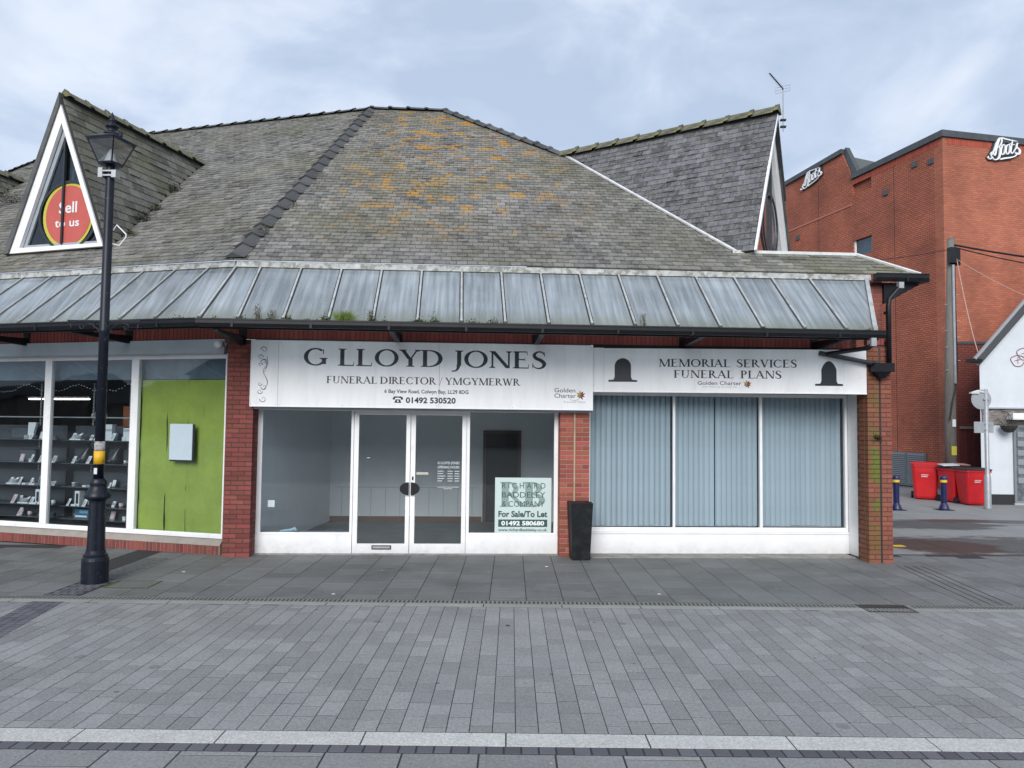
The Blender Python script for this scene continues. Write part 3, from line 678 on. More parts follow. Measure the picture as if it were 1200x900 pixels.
mb = MB(); frame_rect(mb, -.55, -.235, .085, .15, -.006, .004, .014); mb.build('letterbox', black_plastic, dl); MB().box(-.535, -.25, -.002, .003, .1, .136).build('letterbox_flap', galv, dl)
MB().box(-.665, -.59, -.0, .022, 1.545, 1.595).build('door_sticker', black_ink, dl); MB().box(-.655, -.6, -.003, -.0005, 1.56, 1.58).build('sticker_print', grey_trim, dl)
MB().box(.155, .35, .012, .0225, 1.30, 1.34).build('door_label', mat('cream_label', (.5, .48, .42), .6), dr_)
MB().box(.085, .11, -.004, .004, 1.21, 1.27).build('lock', black_plastic, dr_)
vinyl = mat('white_vinyl', (.72, .76, .78), .5)
sans('G LLOYD JONES', .50, .86, 1.475, .042, .0225, vinyl, dr_, .0, 'window_lettering')
sans('OPENING HOURS', .50, .86, 1.405, .042, .0225, vinyl, dr_, .0, 'window_lettering')
mb = MB()
for r, z in enumerate((1.355, 1.315, 1.275, 1.235, 1.195)):
    mb.box(.50, .50 + (.10, .09, .13, .11, .08)[r], .019, .0225, z, z + .009); mb.box(.665, .75, .019, .0225, z, z + .009); mb.box(.78, .86, .019, .0225, z, z + .009)
mb.box(.5, .86, .019, .0225, 1.095, 1.1015); mb.box(.6, .74, .019, .0225, 1.07, 1.076); mb.build('window_lettering', vinyl, dr_)
# thresholds
MB().box(-2.42, 2.49, -.10, -.013, -.01, .022).build('threshold', thr_m, bld)
MB().box(3.0, 7.38, -.34, -.013, -.01, .024).build('threshold', thr_m, bld)

# ---- right shop windows
for (x0, x1, g0, g1) in ((2.99, 4.442, 3.03, 4.425), (4.443, 5.925, 4.462, 5.905), (5.926, 7.42, 5.95, 7.378)):
    window(x0, x1, .385, 2.70, g0, g1, .443, 2.645)
MB().box(2.99, 7.43, -.022, .0, .355, .383).build('window_sill', white, bld)
MB().box(2.99, 7.43, -.008, .09, .026, .353).build('stall_riser', white, bld)
# white return reveal panel joining window to pier
mb = MB(); mb.box(7.432, 7.473, -.405, .09, .03, 2.70); mb.build('reveal_panel', white, bld)
# right fascia box (R frame) with its own soffit
MB().box(.0, 4.36, .012, .30, 2.70, 3.39).build('fascia_box', grey_trim, bld, xf=R2M)

# ---- left shop front (L frame)
gz0, gz1 = .315, 3.165
for (x0, x1, g0, g1) in ((-6.4, -3.72, -6.3, -3.775), (-3.72, -1.885, -3.63, -1.935), (-1.885, -.06, -1.79, -.085)):
    window(x0, x1, .255, 3.225, g0, g1, gz0 + (.012 if x0 < -3.8 else 0), gz1, .03, L2M)
MB().box(-6.4, -.06, -.07, .03, 3.225, 3.245).build('header_trim', grey_trim, bld, xf=L2M)
MB().box(-6.4, -.06, -.06, .12, 3.247, 3.468).build('fascia_panel', mat('pale_grey_fascia', (.42, .46, .50), .5, var=.08, nscale=2), bld, xf=L2M)
mb = MB(); mb.prism([(-6.4, -.035, .15), (-6.4, .06, .255), (-6.4, .15, .255), (-6.4, .15, .15)], (6.34, 0, 0)); mb.build('window_sill', mat('stone_sill', (.30, .27, .24), .8, var=.12), bld, xf=L2M)
soldier(-6.4, -.06, -.03, .0, .148, L2M, brick_dark, .065, mortar)
cmr = MB(); cmr.tube([(-.10, -.20, 3.36), (-.10, -.07, 3.39)], [.055, .05], 12); cmr.tube([(-.10, -.07, 3.39), (-.06, .0, 3.39)], [.03, .03], 8); cmr.build('security_camera', white, bld, xf=L2M, smooth=True)

# ---- interiors
room_white = mat('room_wall_paint', (.84, .86, .87), .8, var=.03)
mb = MB()
mb.box(-2.4, 2.95, 4.0, 4.1, 0, 2.8)
mb.prism([(-2.42, .1, 0), (-1.95, 4.0, 0), (-2.1, 4.0, 0), (-2.5, .1, 0)], (0, 0, 2.8)); mb.box(2.9, 2.98, .1, 4.0, 0, 2.8)
mb.build('room_wall', room_white, bld)
MB().box(-2.5, 2.98, .09, 4.1, 2.75, 2.85).build('room_ceiling', room_white, bld)
MB().box(-2.5, 2.98, .09, 4.1, -.01, .03).build('room_floor', mat('worn_lino', (.17, .18, .19), .5, var=.2, nscale=2), bld)
mb = MB(); mb.box(-1.94, 1.3, 3.97, 3.998, .03, .14); mb.build('skirting', mat('brown_skirting', (.17, .09, .06), .6), bld)
mb = MB(); frame_rect(mb, 1.32, 2.14, .03, 2.0, 3.95, 3.999, .07, 0.001); mb.build('doorway_frame', mat('brown_door_frame', (.10, .06, .05), .5), bld)
MB().box(1.39, 2.07, 3.97, 3.996, .031, 1.93).build('doorway_darkness', mat('doorway_black', (.008, .010, .016), .4), bld)  # near-black panel stands in for the darkness of the doorway
mb = MB(); mb.box(-1.8, 1.2, 3.985, 3.999, .75, .765)
for k in range(10): mb.box(-1.7 + k * .31, -1.688 + k * .31, 3.988, 3.999, .14, .75)
mb.build('panel_strip', mat('offwhite_strip', (.6, .62, .64), .7), bld)
MB().box(-2.26, -2.15, .11, .118, .75, .86).build('wall_socket', room_white, bld)
# right shop room, dark behind blinds
mb = MB(); mb.box(2.985, 3.0, .1, 3.5, 0, 2.9); mb.box(7.45, 7.5, .1, 3.5, 0, 2.9); mb.box(3.0, 7.45, 3.45, 3.5, 0, 2.9); mb.box(3.0, 7.45, .1, 3.5, 2.85, 2.9); mb.build('room_wall', mat('dim_room', (.25, .26, .27), .9), bld)
# left shop room
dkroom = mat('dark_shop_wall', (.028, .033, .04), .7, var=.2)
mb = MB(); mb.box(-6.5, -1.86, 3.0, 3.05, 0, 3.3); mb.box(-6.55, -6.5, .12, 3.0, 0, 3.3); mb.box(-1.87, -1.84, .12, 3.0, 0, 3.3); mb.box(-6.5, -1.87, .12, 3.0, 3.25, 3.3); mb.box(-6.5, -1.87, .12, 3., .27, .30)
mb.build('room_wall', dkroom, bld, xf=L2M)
MB().box(-6.45, -.1, .22, .24, 2.835, 3.22).build('canopy_reflection_panel', mat('canopy_reflection_tone', (.13, .18, .22), .5, var=.25, nscale=2.5), bld, xf=L2M)  # blue-grey panel imitates the canopy underside reflected in the glass
mb = MB()
for k in range(5): mb.bar((-5.9 + k * 1.25, .212, 3.2), (-5.2 + k * 1.25, .212, 2.85), .012, .008, (0, 1, 0))
mb.build('reflected_bar_strip', mat('reflected_bar_tone', (.25, .3, .33), .5), bld, xf=L2M)  # diagonal strips imitate the canopy lines in that reflection

# ---- glass canopy
def isect_x(yl, ym):   # corner where L line y=yl meets M line y=ym ; returns M coords x
    p = L2M((0, yl, 0)); d = L2M((1, yl, 0)) - p; t = (ym - p.y) / d.y; return (p + d * t).x, t
can = bpy.data.objects.new('glass_canopy', None); COL.objects.link(can); can.parent = bld
ZT, ZB = 4.63, 3.615
yT, yB = -.50, -1.62; yTL, yBL = -.30, -1.42
cxT, clT = isect_x(yTL, yT); cxB, clB = isect_x(yBL, yB)
topx = [cxT] + [1.01 + (-2.344 + .6395 * k - 1.01) * .984 for k in range(15)] + [7.50]
botx = [cxB] + [-2.31 + .6375 * k for k in range(15)] + [7.02]
botx[-1] = 7.05
for i in range(len(topx) - 1):
    a, b, c, d = (topx[i], yT, ZT), (topx[i + 1], yT, ZT), (botx[i + 1], yB, ZB), (botx[i], yB, ZB)
    MB().prism([a, b, c, d], (0, .004, -.008)).build('glass_panel', canopy_glass, can)
def cbar(a, b, xf=None, m=alu, w=.03): 
    mb = MB(); mb.bar(Vector(a) + Vector((0, 0, .012)), Vector(b) + Vector((0, 0, .012)), w, .022)
    mb.bar(Vector(a) + Vector((0, -.01, .025)), Vector(a) + (Vector(b) - Vector(a)) * .03 + Vector((0, 0, .03)), w * 2.2, .04)
    mb.bar(Vector(b) + Vector((0, 0, .02)), Vector(b) + (Vector(a) - Vector(b)) * .02 + Vector((0, 0, .02)), w * 1.3, .03)
    g_ = MB(); g_.bar(Vector(a) + Vector((0, 0, .002)), Vector(b) + Vector((0, 0, .002)), w * 2.1, .006); g_.build('gasket', joint_m, can, xf=xf)
    return mb.build('glazing_bar', m, can, xf=xf)
for i in range(1, len(topx) - 1): cbar((topx[i], yT, ZT), (botx[i], yB, ZB))
cbar((cxT, yT, ZT), (cxB, yB, ZB), w=.035)
mb = MB(); mb.prism([(7.48, yT - .01, ZT + .03), (7.55, yT, ZT + .03), (7.09, yB, ZB + .02), (7.02, yB, ZB + .02)], (0, 0, .02)); mb.box(7.03, 7.09, yB - .01, yB + .012, ZB - .02, ZB + .05); mb.build('end_flashing', alu, can)
# left side panels: bars at -.301,-.927,... step .64 in L at y=-.1
tl = [clT] + [7.81 + (-.30 - .633 * k - 7.81) * .981 for k in range(11)]
bl = [clB] + [-.24 - .633 * k for k in range(11)]
for i in range(len(tl) - 1):
    a, b, c, d = (tl[i], yTL, ZT), (tl[i + 1], yTL, ZT), (bl[i + 1], yBL, ZB + .01), (bl[i], yBL, ZB + .01 if i else ZB)
    MB().prism([a, b, c, d], (0, .004, -.008)).build('glass_panel', canopy_glass, can, xf=L2M)
    if i: cbar((tl[i], yTL, ZT), (bl[i], yBL, ZB + .01), L2M)
# flashing along the top
mb = MB(); mb.prism([(cxT, yT - .105, ZT - .07), (cxT, yT - .085, ZT + .028), (cxT, yT + .12, ZT + .06), (cxT, yT + .1, ZT + .0)], (7.55 - cxT, 0, 0)); mb.build('top_flashing', lead, can)
mb = MB(); mb.prism([(clT, yTL - .105, ZT - .07), (clT, yTL - .085, ZT + .028), (clT, yTL + .12, ZT + .06), (clT, yTL + .1, ZT + .0)], (-7 - clT, 0, 0)); mb.build('top_flashing', lead, can, xf=L2M)
# gutters
def gutter(x0, x1, y, z, xf=None, h=.105, name='gutter', par=None):
    mb = MB(); prof = [(y - .055, z), (y + .055, z), (y + .055, z - h * .55), (y + .03, z - h), (y - .03, z - h), (y - .055, z - h * .55)]
    inner = [(y - .047, z), (y + .047, z), (y + .047, z - h * .5), (y - .047, z - h * .5)]
    mb.prism([(x0, a, b) for a, b in prof], (x1 - x0, 0, 0))
    mb.box(x0, x1, y - .063, y - .054, z - .012, z + .006)
    x = x0 + .5
    while x < x1 - .1: mb.box(x, x + .035, y - .061, y + .06, z - h - .004, z + .002); x += 1.1
    return mb.build(name, black_plastic, par or can, xf=xf)
gutter(cxB - .02, 7.15, -1.70, 3.585)
_, clG = isect_x(-1.50, -1.70)
gutter(-7.2, clG + .02, -1.50, 3.59, L2M)
MB().box(cxB, 7.1, -1.63, -1.60, 3.46, 3.575).build('edge_beam', black_plastic, can)
MB().box(-7.2, clG, -1.43, -1.40, 3.465, 3.575).build('edge_beam', black_plastic, can, xf=L2M)
def bracket(x, xf=None, y0=-.30, y1=-1.62, zt=3.56):
    mb = MB(); mb.prism([(x - .04, y0, zt), (x - .04, y1, zt - .04), (x - .04, y1, zt - .07), (x - .04, y0, zt - .13)], (.08, 0, 0)); mb.box(x - .06, x + .06, y0 - .02, y0, zt - .14, zt + .3)
    mb.prism([(x - .02, y0, zt + .85), (x - .02, y0 - .1, zt + .85), (x - .02, y1 + .03, zt - .03), (x - .02, y1 + .12, zt - .05)], (.04, 0, 0))
    return mb.build('bracket', black_plastic, can, xf=xf)
for x in (-.15, 2.08, 4.50): bracket(x)
for x in (-4.15, -1.95): bracket(x, L2M, -.03, -1.42)
bracket(-2.62, zt=3.5); bracket(6.72)
# outlet, pipe and hopper at the right end
mb = MB(); mb.box(6.93, 7.01, -1.74, -1.66, 3.36, 3.48); mb.build('gutter_outlet', galv, can)
mb = MB(); mb.tube([(6.97, -1.70, 3.40), (6.94, -1.64, 3.34), (6.66, -.56, 3.32)], .036, 10); mb.build('waste_pipe', black_plastic, can, smooth=True)
mb = MB(); mb.tube([(6.60, -.74, 3.34), (7.50, -.86, 3.16)], .038, 10); mb.build('waste_pipe', mat('grey_black_pipe', (.05, .055, .062), .35), can, smooth=True)
mb = MB(); mb.box(7.40, 7.73, -.95, -.765, 3.04, 3.18); mb.prism([(7.45, -.94, 3.04), (7.68, -.94, 3.04), (7.60, -.88, 2.94), (7.53, -.88, 2.94)], (0, .17, 0)); mb.build('rain_hopper', black_plastic, bld)
# downpipe from the roof gutter
mb = MB(); mb.tube([(7.92, -.80, 4.50), (7.92, -.80, 4.42), (7.72, -.84, 4.22), (7.70, -.84, 4.1), (7.70, -.84, 3.16)], .04, 10); mb.build('downpipe', black_plastic, bld, smooth=True)
mb = MB(); mb.box(7.66, 7.74, -.82, -.76, 3.98, 4.02); mb.box(7.66, 7.74, -.82, -.76, 3.5, 3.54); mb.build('pipe_clip', black_plastic, bld)
mb = MB(); mb.box(7.88, 7.96, -.85, -.77, 4.40, 4.50); mb.build('gutter_outlet', galv, bld)

# ================================================================== ROOF (M coordinates)
TAN = .752; PITCH = math.atan(TAN)
EZ, EY = 4.665, -.605     # eaves line of the front slope
def zf(y): return EZ + (y - EY) * TAN
def slates(P2, O, sd, td, nd, w, g, m, parent, objs=0, stag=True, jig=.004, th=.013, name='slate', roofname=None):
    """P2: convex polygon (s,t); courses run along sd, up the slope along td"""
    O = Vector(O); sd = Vector(sd).normalized(); td = Vector(td).normalized(); nd = Vector(nd).normalized()
    mb = MB(); t0 = min(p[1] for p in P2); t1 = max(p[1] for p in P2); r = 0; t = t0; res = []; made = 0
    def span(tt):
        xs = []
        for a, b in zip(P2, P2[1:] + P2[:1]):
            if (a[1] - tt) * (b[1] - tt) <= 0 and a[1] != b[1]: xs.append(a[0] + (b[0] - a[0]) * (tt - a[1]) / (b[1] - a[1]))
        return (min(xs), max(xs)) if len(xs) > 1 else None
    base = {}
    while t < t1 - .02:
        sp = span(min(t + g * .5, t1 - .001))
        if sp:
            s = (math.floor(sp[0] / w) - (0 if r % 2 else .5)) * w
            while s < sp[1]:
                ww = w; a, b = max(s, sp[0]), min(s + ww, sp[1])
                if b - a > .012:
                    l0 = th + random.uniform(-.004, jig) + (.014 if random.random() < .06 else 0); l1 = .001; tt1 = min(t + g + .012, t1 + .01); gp = .0035; dt = random.uniform(-.004, .004)
                    if made < objs and b - a > w * .99 and (base or True):
                        if 'me' not in base:
                            q = MB(); hw = w / 2 - gp
                            q.add([(-hw, 0, th + .002), (hw, 0, th + .002), (hw, g + .012, .001), (-hw, g + .012, .001), (-hw, 0, -.002), (hw, 0, -.002)], [(0, 1, 2, 3), (4, 5, 1, 0), (0, 3, 4), (1, 5, 2)])
                            me = bpy.data.meshes.new(name); me.from_pydata(q.v, [], q.f); me.materials.append(m); base['me'] = me
                        M3 = Matrix((sd, td, nd)).transposed().to_4x4()
                        inst(name, base['me'], parent, Matrix.Translation(O + sd * ((a + b) / 2) + td * (t + dt) + nd * random.uniform(0, .003)) @ M3 @ Matrix.Rotation(random.uniform(-.012, .012), 4, 'Z')); made += 1
                    else:
                        mb.tint = random.uniform(.01, .99); k = random.uniform(-.002, .002)
                        P = [O + sd * (a + gp) + td * (t + dt) + nd * l0, O + sd * (b - gp) + td * (t + dt + k) + nd * (l0 + k), O + sd * (b - gp) + td * tt1 + nd * l1, O + sd * (a + gp) + td * tt1 + nd * l1,
                             O + sd * (a + gp) + td * (t + dt) - nd * .002, O + sd * (b - gp) + td * (t + dt) - nd * .002]
                        mb.add(P, [(0, 1, 2, 3), (4, 5, 1, 0), (0, 3, 4), (1, 5, 2)])
                s += ww
        t += g; r += 1
    if mb.v: 
        o = mb.build(name, m, parent, stuff=True); return o
under = mat('roof_underlay', (.03, .03, .032), .9)
def roof_part(name, P2, O, sd, td, nd, th=.02):
    O = Vector(O); sd, td, nd = Vector(sd), Vector(td), Vector(nd)
    pts = [O + sd * s + td * max(t, .05) - nd * .004 for s, t in P2]
    return MB().prism(pts, -nd * th).build(name, under, bld)
cp, spn = cos(PITCH), sin(PITCH)
# front slope: s = x, t along slope from eaves (y=EY)
sd, td, nd = Vector((1, 0, 0)), Vector((0, cp, spn)), Vector((0, -spn, cp)); O = Vector((0, EY, EZ))
def T_(y): return (y - EY) / cp
tR = T_(6.67)
hipE = -2.71
F2 = [(hipE, 0), (8.40, 0), (7.60, T_(-.036)), (5.487, T_(-.055) + .0001), (3.013, T_(3.985)), (.242, tR), (-1.602, tR)]
# main polygon split so each is convex
Fa = [(hipE, 0), (5.55, 0), (5.487, T_(-.055)), (3.013, T_(3.985)), (.242, tR), (-1.602, tR)]
fr_roof = roof_part('front_roof', Fa, O, sd, td, nd)
slates(Fa, O, sd, td, nd, .172, .146, slate_front, fr_roof, objs=290)
Fb = [(5.49, 0), (8.36, 0), (7.60, T_(-.036)), (5.49, T_(-.036))]
ev_roof = roof_part('eaves_roof', Fb, O, sd, td, nd)
slates(Fb, O, sd, td, nd, .27, .118, slate_strip, ev_roof)
# flat roof behind strip and its white verge
mb = MB(); mb.box(5.2, 7.62, -.03, 5.0, 4.9, 5.03); mb.build('flat_roof', lead, bld)
vw = mat('white_verge_flashing', (.62, .63, .62), .6, var=.2, nscale=5)
def T3(x, t, n=.02): return O + sd * x + td * t + nd * n
mb = MB(); mb.bar(T3(5.44, T_(-.03)), T3(7.60, T_(-.03)), .03, .05); mb.bar(T3(7.60, T_(-.03)), T3(8.38, 0.), .05, .035, nd); mb.build('verge_flashing', vw, bld)
mb = MB(); mb.bar(T3(5.50, T_(-.04), .03), T3(3.013, T_(3.985), .03), .055, .03, nd); mb.build('valley_flashing', vw, bld)
# soffit, fascia, gutter at right
mb = MB(); mb.prism([(7.10, EY + .02, 4.50), (8.36, EY + .02, 4.50), (8.10, 3, 4.50), (7.45, 3, 4.50)], (0, 0, .03)); mb.build('soffit', black_plastic, bld)
gutter(7.56, 8.44, -.70, 4.655, None, .12, 'roof_gutter', bld)
mb = MB(); mb.bar((8.42, -.70, 4.59), (8.15, 3.5, 4.62), .12, .11); mb.build('roof_gutter', black_plastic, bld)
mb = MB(); mb.prism([(7.776, -.58, 4.18), (7.776, -.58, 4.50), (8.36, -.58, 4.50)], (0, .06, 0)); mb.build('eaves_bracket', black_plastic, bld)

# left slope in L coordinates
Lr = Matrix.Rotation(AL - AM, 4, 'Z')
sdl = (Lr @ Vector((1, 0, 0))); tdl = (Lr @ Vector((0, cp, spn))); ndl = (Lr @ Vector((0, -spn, cp)))
EYL = -.415; OLc = Vector(L2M((0, EYL, EZ)))
def TL(y): return (y - EYL) / cp
LA = [(-11.2, 0), (.31 + .012, 0), (-1.027, tR), (-9.95, tR)]
lf_roof = roof_part('left_roof', LA, OLc, sdl, tdl, ndl)
slates(LA, OLc, sdl, tdl, ndl, .172, .146, slate_left, lf_roof)
# third slope further left
Q0 = OLc + sdl * -11.2; Q1 = OLc + sdl * -9.95 + tdl * tR
rot3 = Matrix.Rotation(radians(-19.15), 4, 'Z'); sd3, td3, nd3 = rot3 @ sdl, rot3 @ tdl, rot3 @ ndl
LC = [(-12, 0), (0, 0), (-1.22, tR), (-12, tR)]
r3 = roof_part('far_left_roof', LC, Q0, sd3, td3, nd3); slates(LC, Q0, sd3, td3, nd3, .24, .2, slate_left, r3)
# right facet beyond the hip and back slopes (simple, seen edge on)
mb = MB(); ze = EZ; x0, y0, z0 = .242, 6.67, zf(6.67)
hipend = (3.013 + 3.9, 3.985 - 3.8, zf(3.985) - 3.8 * TAN)
mb.poly([(x0, y0, z0 - .02), (x0, 16, z0 - .02), (8.0, 16, 4.6), (8.0, 2.0, 4.6), (3.02, 3.99, zf(3.985) - .03)])
mb.poly([(x0, y0 + .02, z0 - .02), (x0, 16, z0 - .02), (-12, 20, z0 - .1), (-7.7, 8.7, z0 - .02), (-1.602, 6.7, z0 - .02)])
mb.build('rear_roof', slate_left, bld)

# ridge and hip tiles
def ridge(a, b, m, l=.42, w=.15, h=.07, nrm=(0, 0, 1), parent=None, sag=0.):
    a, b = Vector(a), Vector(b); d = (b - a); L = d.length; n = max(1, round(L / l)); d.normalize(); l = L / n; u = Vector(nrm).normalized(); x = d.cross(u).normalized(); u = x.cross(d).normalized()
    q = MB(); hw = w
    pr = [(-hw, -h), (-hw * .5, -h * .2), (0, h * .62), (hw * .5, -h * .2), (hw, -h)]
    def ring(yy, k): return [(px * k, yy, pz + (k - 1) * .22) for px, pz in pr]
    A, B, C, D = ring(-.02, 1.12), ring(.07, 1.08), ring(.075, 1.), ring(l + .01, .96)
    vs = A + B + C + D; fs = []
    for r in range(3):
        for k in range(4): fs.append((r * 5 + k, r * 5 + k + 1, r * 5 + 5 + k + 1, r * 5 + 5 + k))
    fs.append((4, 3, 2, 1, 0)); fs.append((15, 16, 17, 18, 19)); q.add(vs, fs)
    me = bpy.data.meshes.new('ridge_tile'); me.from_pydata(q.v, [], q.f); me.materials.append(m)
    M3 = Matrix((x, d, u)).transposed().to_4x4()
    for i in range(n):
        inst('ridge_tile', me, parent or fr_roof, Matrix.Translation(a + d * l * i + u * random.uniform(-.006, .008) + x * random.uniform(-.008, .008)) @ M3 @ Matrix.Rotation(random.uniform(-.015, .015), 4, 'Z'))
hb = O + td * .05 + sd * (hipE + .01); ht = O + sd * -1.602 + td * tR
hn = (nd + ndl).normalized()
ridge(hb + hn * .05, ht + hn * .04, ridge_mat, .42, .16, .05, hn)
zt = zf(6.67)
ridge((-1.602, 6.68, zt + .04), (.242, 6.68, zt + .04), ridge_mat, .45, .14, .06)
ridge((.30, 6.64, zt + .02), (3.013, 4.0, zf(3.985) + .05), ridge_mat, .42, .14, .06, (.45, -.3, .84))
lr_a = OLc + sdl * -9.95 + tdl * tR; lr_b = OLc + sdl * -1.05 + tdl * tR
ridge(lr_b + Vector((0, .02, .04)), lr_a + Vector((0, .02, .04)), ridge_mat, .45, .14, .06, (0, 0, 1), lf_roof)
ridge(lr_a + Vector((0, 0, .04)), lr_a + sd3 * -8 + Vector((0, 0, .04)), ridge_mat, .45, .14, .06, (0, 0, 1), r3)

# ---- gable wings: generic
def gable(B1, B2, AP, depth, roof_m, w, g, name, drop_to, pl=None, ridge_m=ridge_mat, panes=True, front_frame=True):
    """B1 right base, B2 left base, AP apex (M coords, front plane), depth = horizontal inward vector.
    slopes are clipped against the plane drop_to (point, normal) by cutting the polygon."""
    part = bpy.data.objects.new(name, None); COL.objects.link(part); part.parent = bld
    B1, B2, AP, dp = map(Vector, (B1, B2, AP, depth))
    for (Bx, side) in ((B1, 1), (B2, -1)):
        tdir = (AP - Bx).normalized(); Ls = (AP - Bx).length; s_ = dp.normalized()
        tdirn = (tdir - s_ * tdir.dot(s_)).normalized(); n_ = s_.cross(tdirn) * 1.0
        if n_.z < 0: n_ = -n_
        # polygon in (s,t): start full rectangle then clip by plane
        rect = [Vector(Bx) + s_ * -.10 + tdirn * 0, Vector(AP) + s_ * -.10, Vector(AP) + s_ * dp.length, Vector(Bx) + s_ * dp.length]
        p0, pn = Vector(drop_to[0]), Vector(drop_to[1]); out = []
        for i in range(4):
            a, b = rect[i], rect[(i + 1) % 4]; da, db = (a - p0).dot(pn), (b - p0).dot(pn)
            if da >= -1e-6: out.append(a)
            if da * db < 0: out.append(a + (b - a) * (da / (da - db)))
        if len(out) < 3: continue
        # express in s,t with t up-slope from Bx
        P2 = [((q - Bx).dot(s_), (q - Bx).dot(tdirn)) for q in out]
        MB().prism([q - n_ * .004 for q in out], -n_ * .05).build('roof_underlay', under, part)
        slates(P2, Bx, s_, tdirn, n_, w, g, roof_m, part)
    return part
nF = (0, -spn, cp); pF = (0, EY, EZ)
nLv = tuple(ndl); pLv = tuple(OLc)
# left dormer(s) on left slope (L coords -> M)
def dormer(xc, poster):
    b1, b2, ap = L2M((xc + 1.12, .245, 5.19)), L2M((xc - 1.06, .245, 5.16)), L2M((xc, .245, 7.99))
    dp = (L2M((0, 5.2, 0)) - L2M((0, 0, 0)))
    d = gable(b1, b2, ap, dp, slate_dormer, .27, .165, 'gable_dormer', (pLv, nLv))
    ridge(ap - dp.normalized() * .03 + Vector((0, 0, .05)), ap + dp.normalized() * 3.75 + Vector((0, 0, .05)), ridge_moss, .45, .13, .09, (0, 0, 1), lf_roof)
    xf = lambda p: L2M((p[0] + xc, p[1] + .165, p[2]))
    # white barge frame: outer and inner triangle
    o = [(-1.02, 5.14), (1.06, 5.17), (.01, 7.80)]; i_ = [(-.80, 5.23), (.95, 5.23), (.045, 7.46)]
    mb = MB()
    for k in range(3):
        a, b = o[k], o[(k + 1) % 3]; c, e = i_[(k + 1) % 3], i_[k]
        mb.prism([(a[0], -.045, a[1]), (b[0], -.045, b[1]), (c[0], -.045, c[1]), (e[0], -.045, e[1])], (0, .07, 0))
    mb.build('gable_frame', white, d, xf=xf)
    # dark verge soffit board outside
    mb = MB(); v = [(-1.13, 5.12), (.0, 8.02), (1.18, 5.12)]; vi = [(-1.02, 5.14), (.01, 7.80), (1.06, 5.17)]
    mb.prism([(v[0][0], -.08, v[0][1]), (v[1][0], -.08, v[1][1]), (vi[1][0], -.08, vi[1][1]), (vi[0][0], -.08, vi[0][1])], (0, .12, 0))
    mb.build('verge_board', ridge_mat, d, xf=xf)
    # inner grey second frame & mullion & circle frame
    j = [(-.80, 5.23), (.985, 5.23), (.06, 7.46)]; jj = [(-.70, 5.29), (.955, 5.29), (.07, 7.26)]
    mb = MB()
    for k in range(3):
        a, b = j[k], j[(k + 1) % 3]; c, e = jj[(k + 1) % 3], jj[k]
        mb.prism([(a[0], .03, a[1]), (b[0], .03, b[1]), (c[0], .03, c[1]), (e[0], .03, e[1])], (0, .05, 0))
    mb.build('inner_frame', grey_trim, d, xf=xf)
    MB().prism([(-.8, .06, 5.24), (.98, .06, 5.24), (.06, .06, 7.44)], (0, .006, 0)).build('gable_pane', glass_dark, d, xf=xf)
    fr = mat('dark_window_bar', (.02, .028, .035), .4)
    mb = MB(); mb.box(.07, .105, .0, .05, 5.27, 7.2); mb.build('mullion', fr, d, xf=xf)
    mb = MB(); cx, cz = .20, 5.79; n = 40
    for k in range(n):
        a, b = 2 * pi * k / n, 2 * pi * (k + 1) / n
        px_, pz_ = cx + .66 * cos((a + b) / 2), cz + .62 * sin((a + b) / 2)
        if pz_ < 5.26 or px_ > .985 - (pz_ - 5.24) * .405 or px_ < -.8 + (pz_ - 5.24) * .38: continue
        mb.prism([(cx + .67 * cos(a), .028, cz + .63 * sin(a)), (cx + .67 * cos(b), .028, cz + .63 * sin(b)), (cx + .62 * cos(b), .028, cz + .585 * sin(b)), (cx + .62 * cos(a), .028, cz + .585 * sin(a))], (0, .03, 0))
    def clipx(p): return p
    mb.build('round_frame', fr, d, xf=xf)
    # grey blue panel closing off the inside of the dormer
    MB().prism([(-.8, .6, 5.2), (.95, .6, 5.2), (.05, .6, 7.4)], (0, .02, 0)).build('gable_back', mat('dormer_interior', (.24, .28, .31), .8, var=.4, nscale=3), d, xf=xf)
    mb = MB()
    for q in (-.25, .25, .5): mb.bar((q, .4, 5.25), (q * .3 + .03, .4, 7.1), .05, .03, (0, 1, 0))
    mb.build('rafter', mat('pale_rafter', (.28, .32, .34), .6), d, xf=xf)
    return d, xf
dorm, dxf = dormer(-3.79, True)
dorm2, dxf2 = dormer(-9.02, False)
# poster on first dormer
ps = thing('round_poster', 'round red window poster reading Sell to us inside the glazed gable', 'poster', FL @ Vector((-3.555, .27, 5.80)), AL)
red_p = mat('poster_red', (.50, .10, .08), .5, var=.08, nscale=3)
MB().disc((-.012, 0), .56, .595, .012, 40).build('yellow_ring', mat('poster_yellow', (.50, .48, .06), .5), ps)
MB().disc((.0, .004), .505, .54, .006, 40).build('red_disc', red_p, ps)
sans('Sell', -.21, .19, .05, .20, .005, vinyl, ps, .015)
sans('to us', -.29, .25, -.20, .15, .005, vinyl, ps, .015)
for o in ps.children: pass
ps.location = FL @ Vector((-3.60, .202, 5.79))

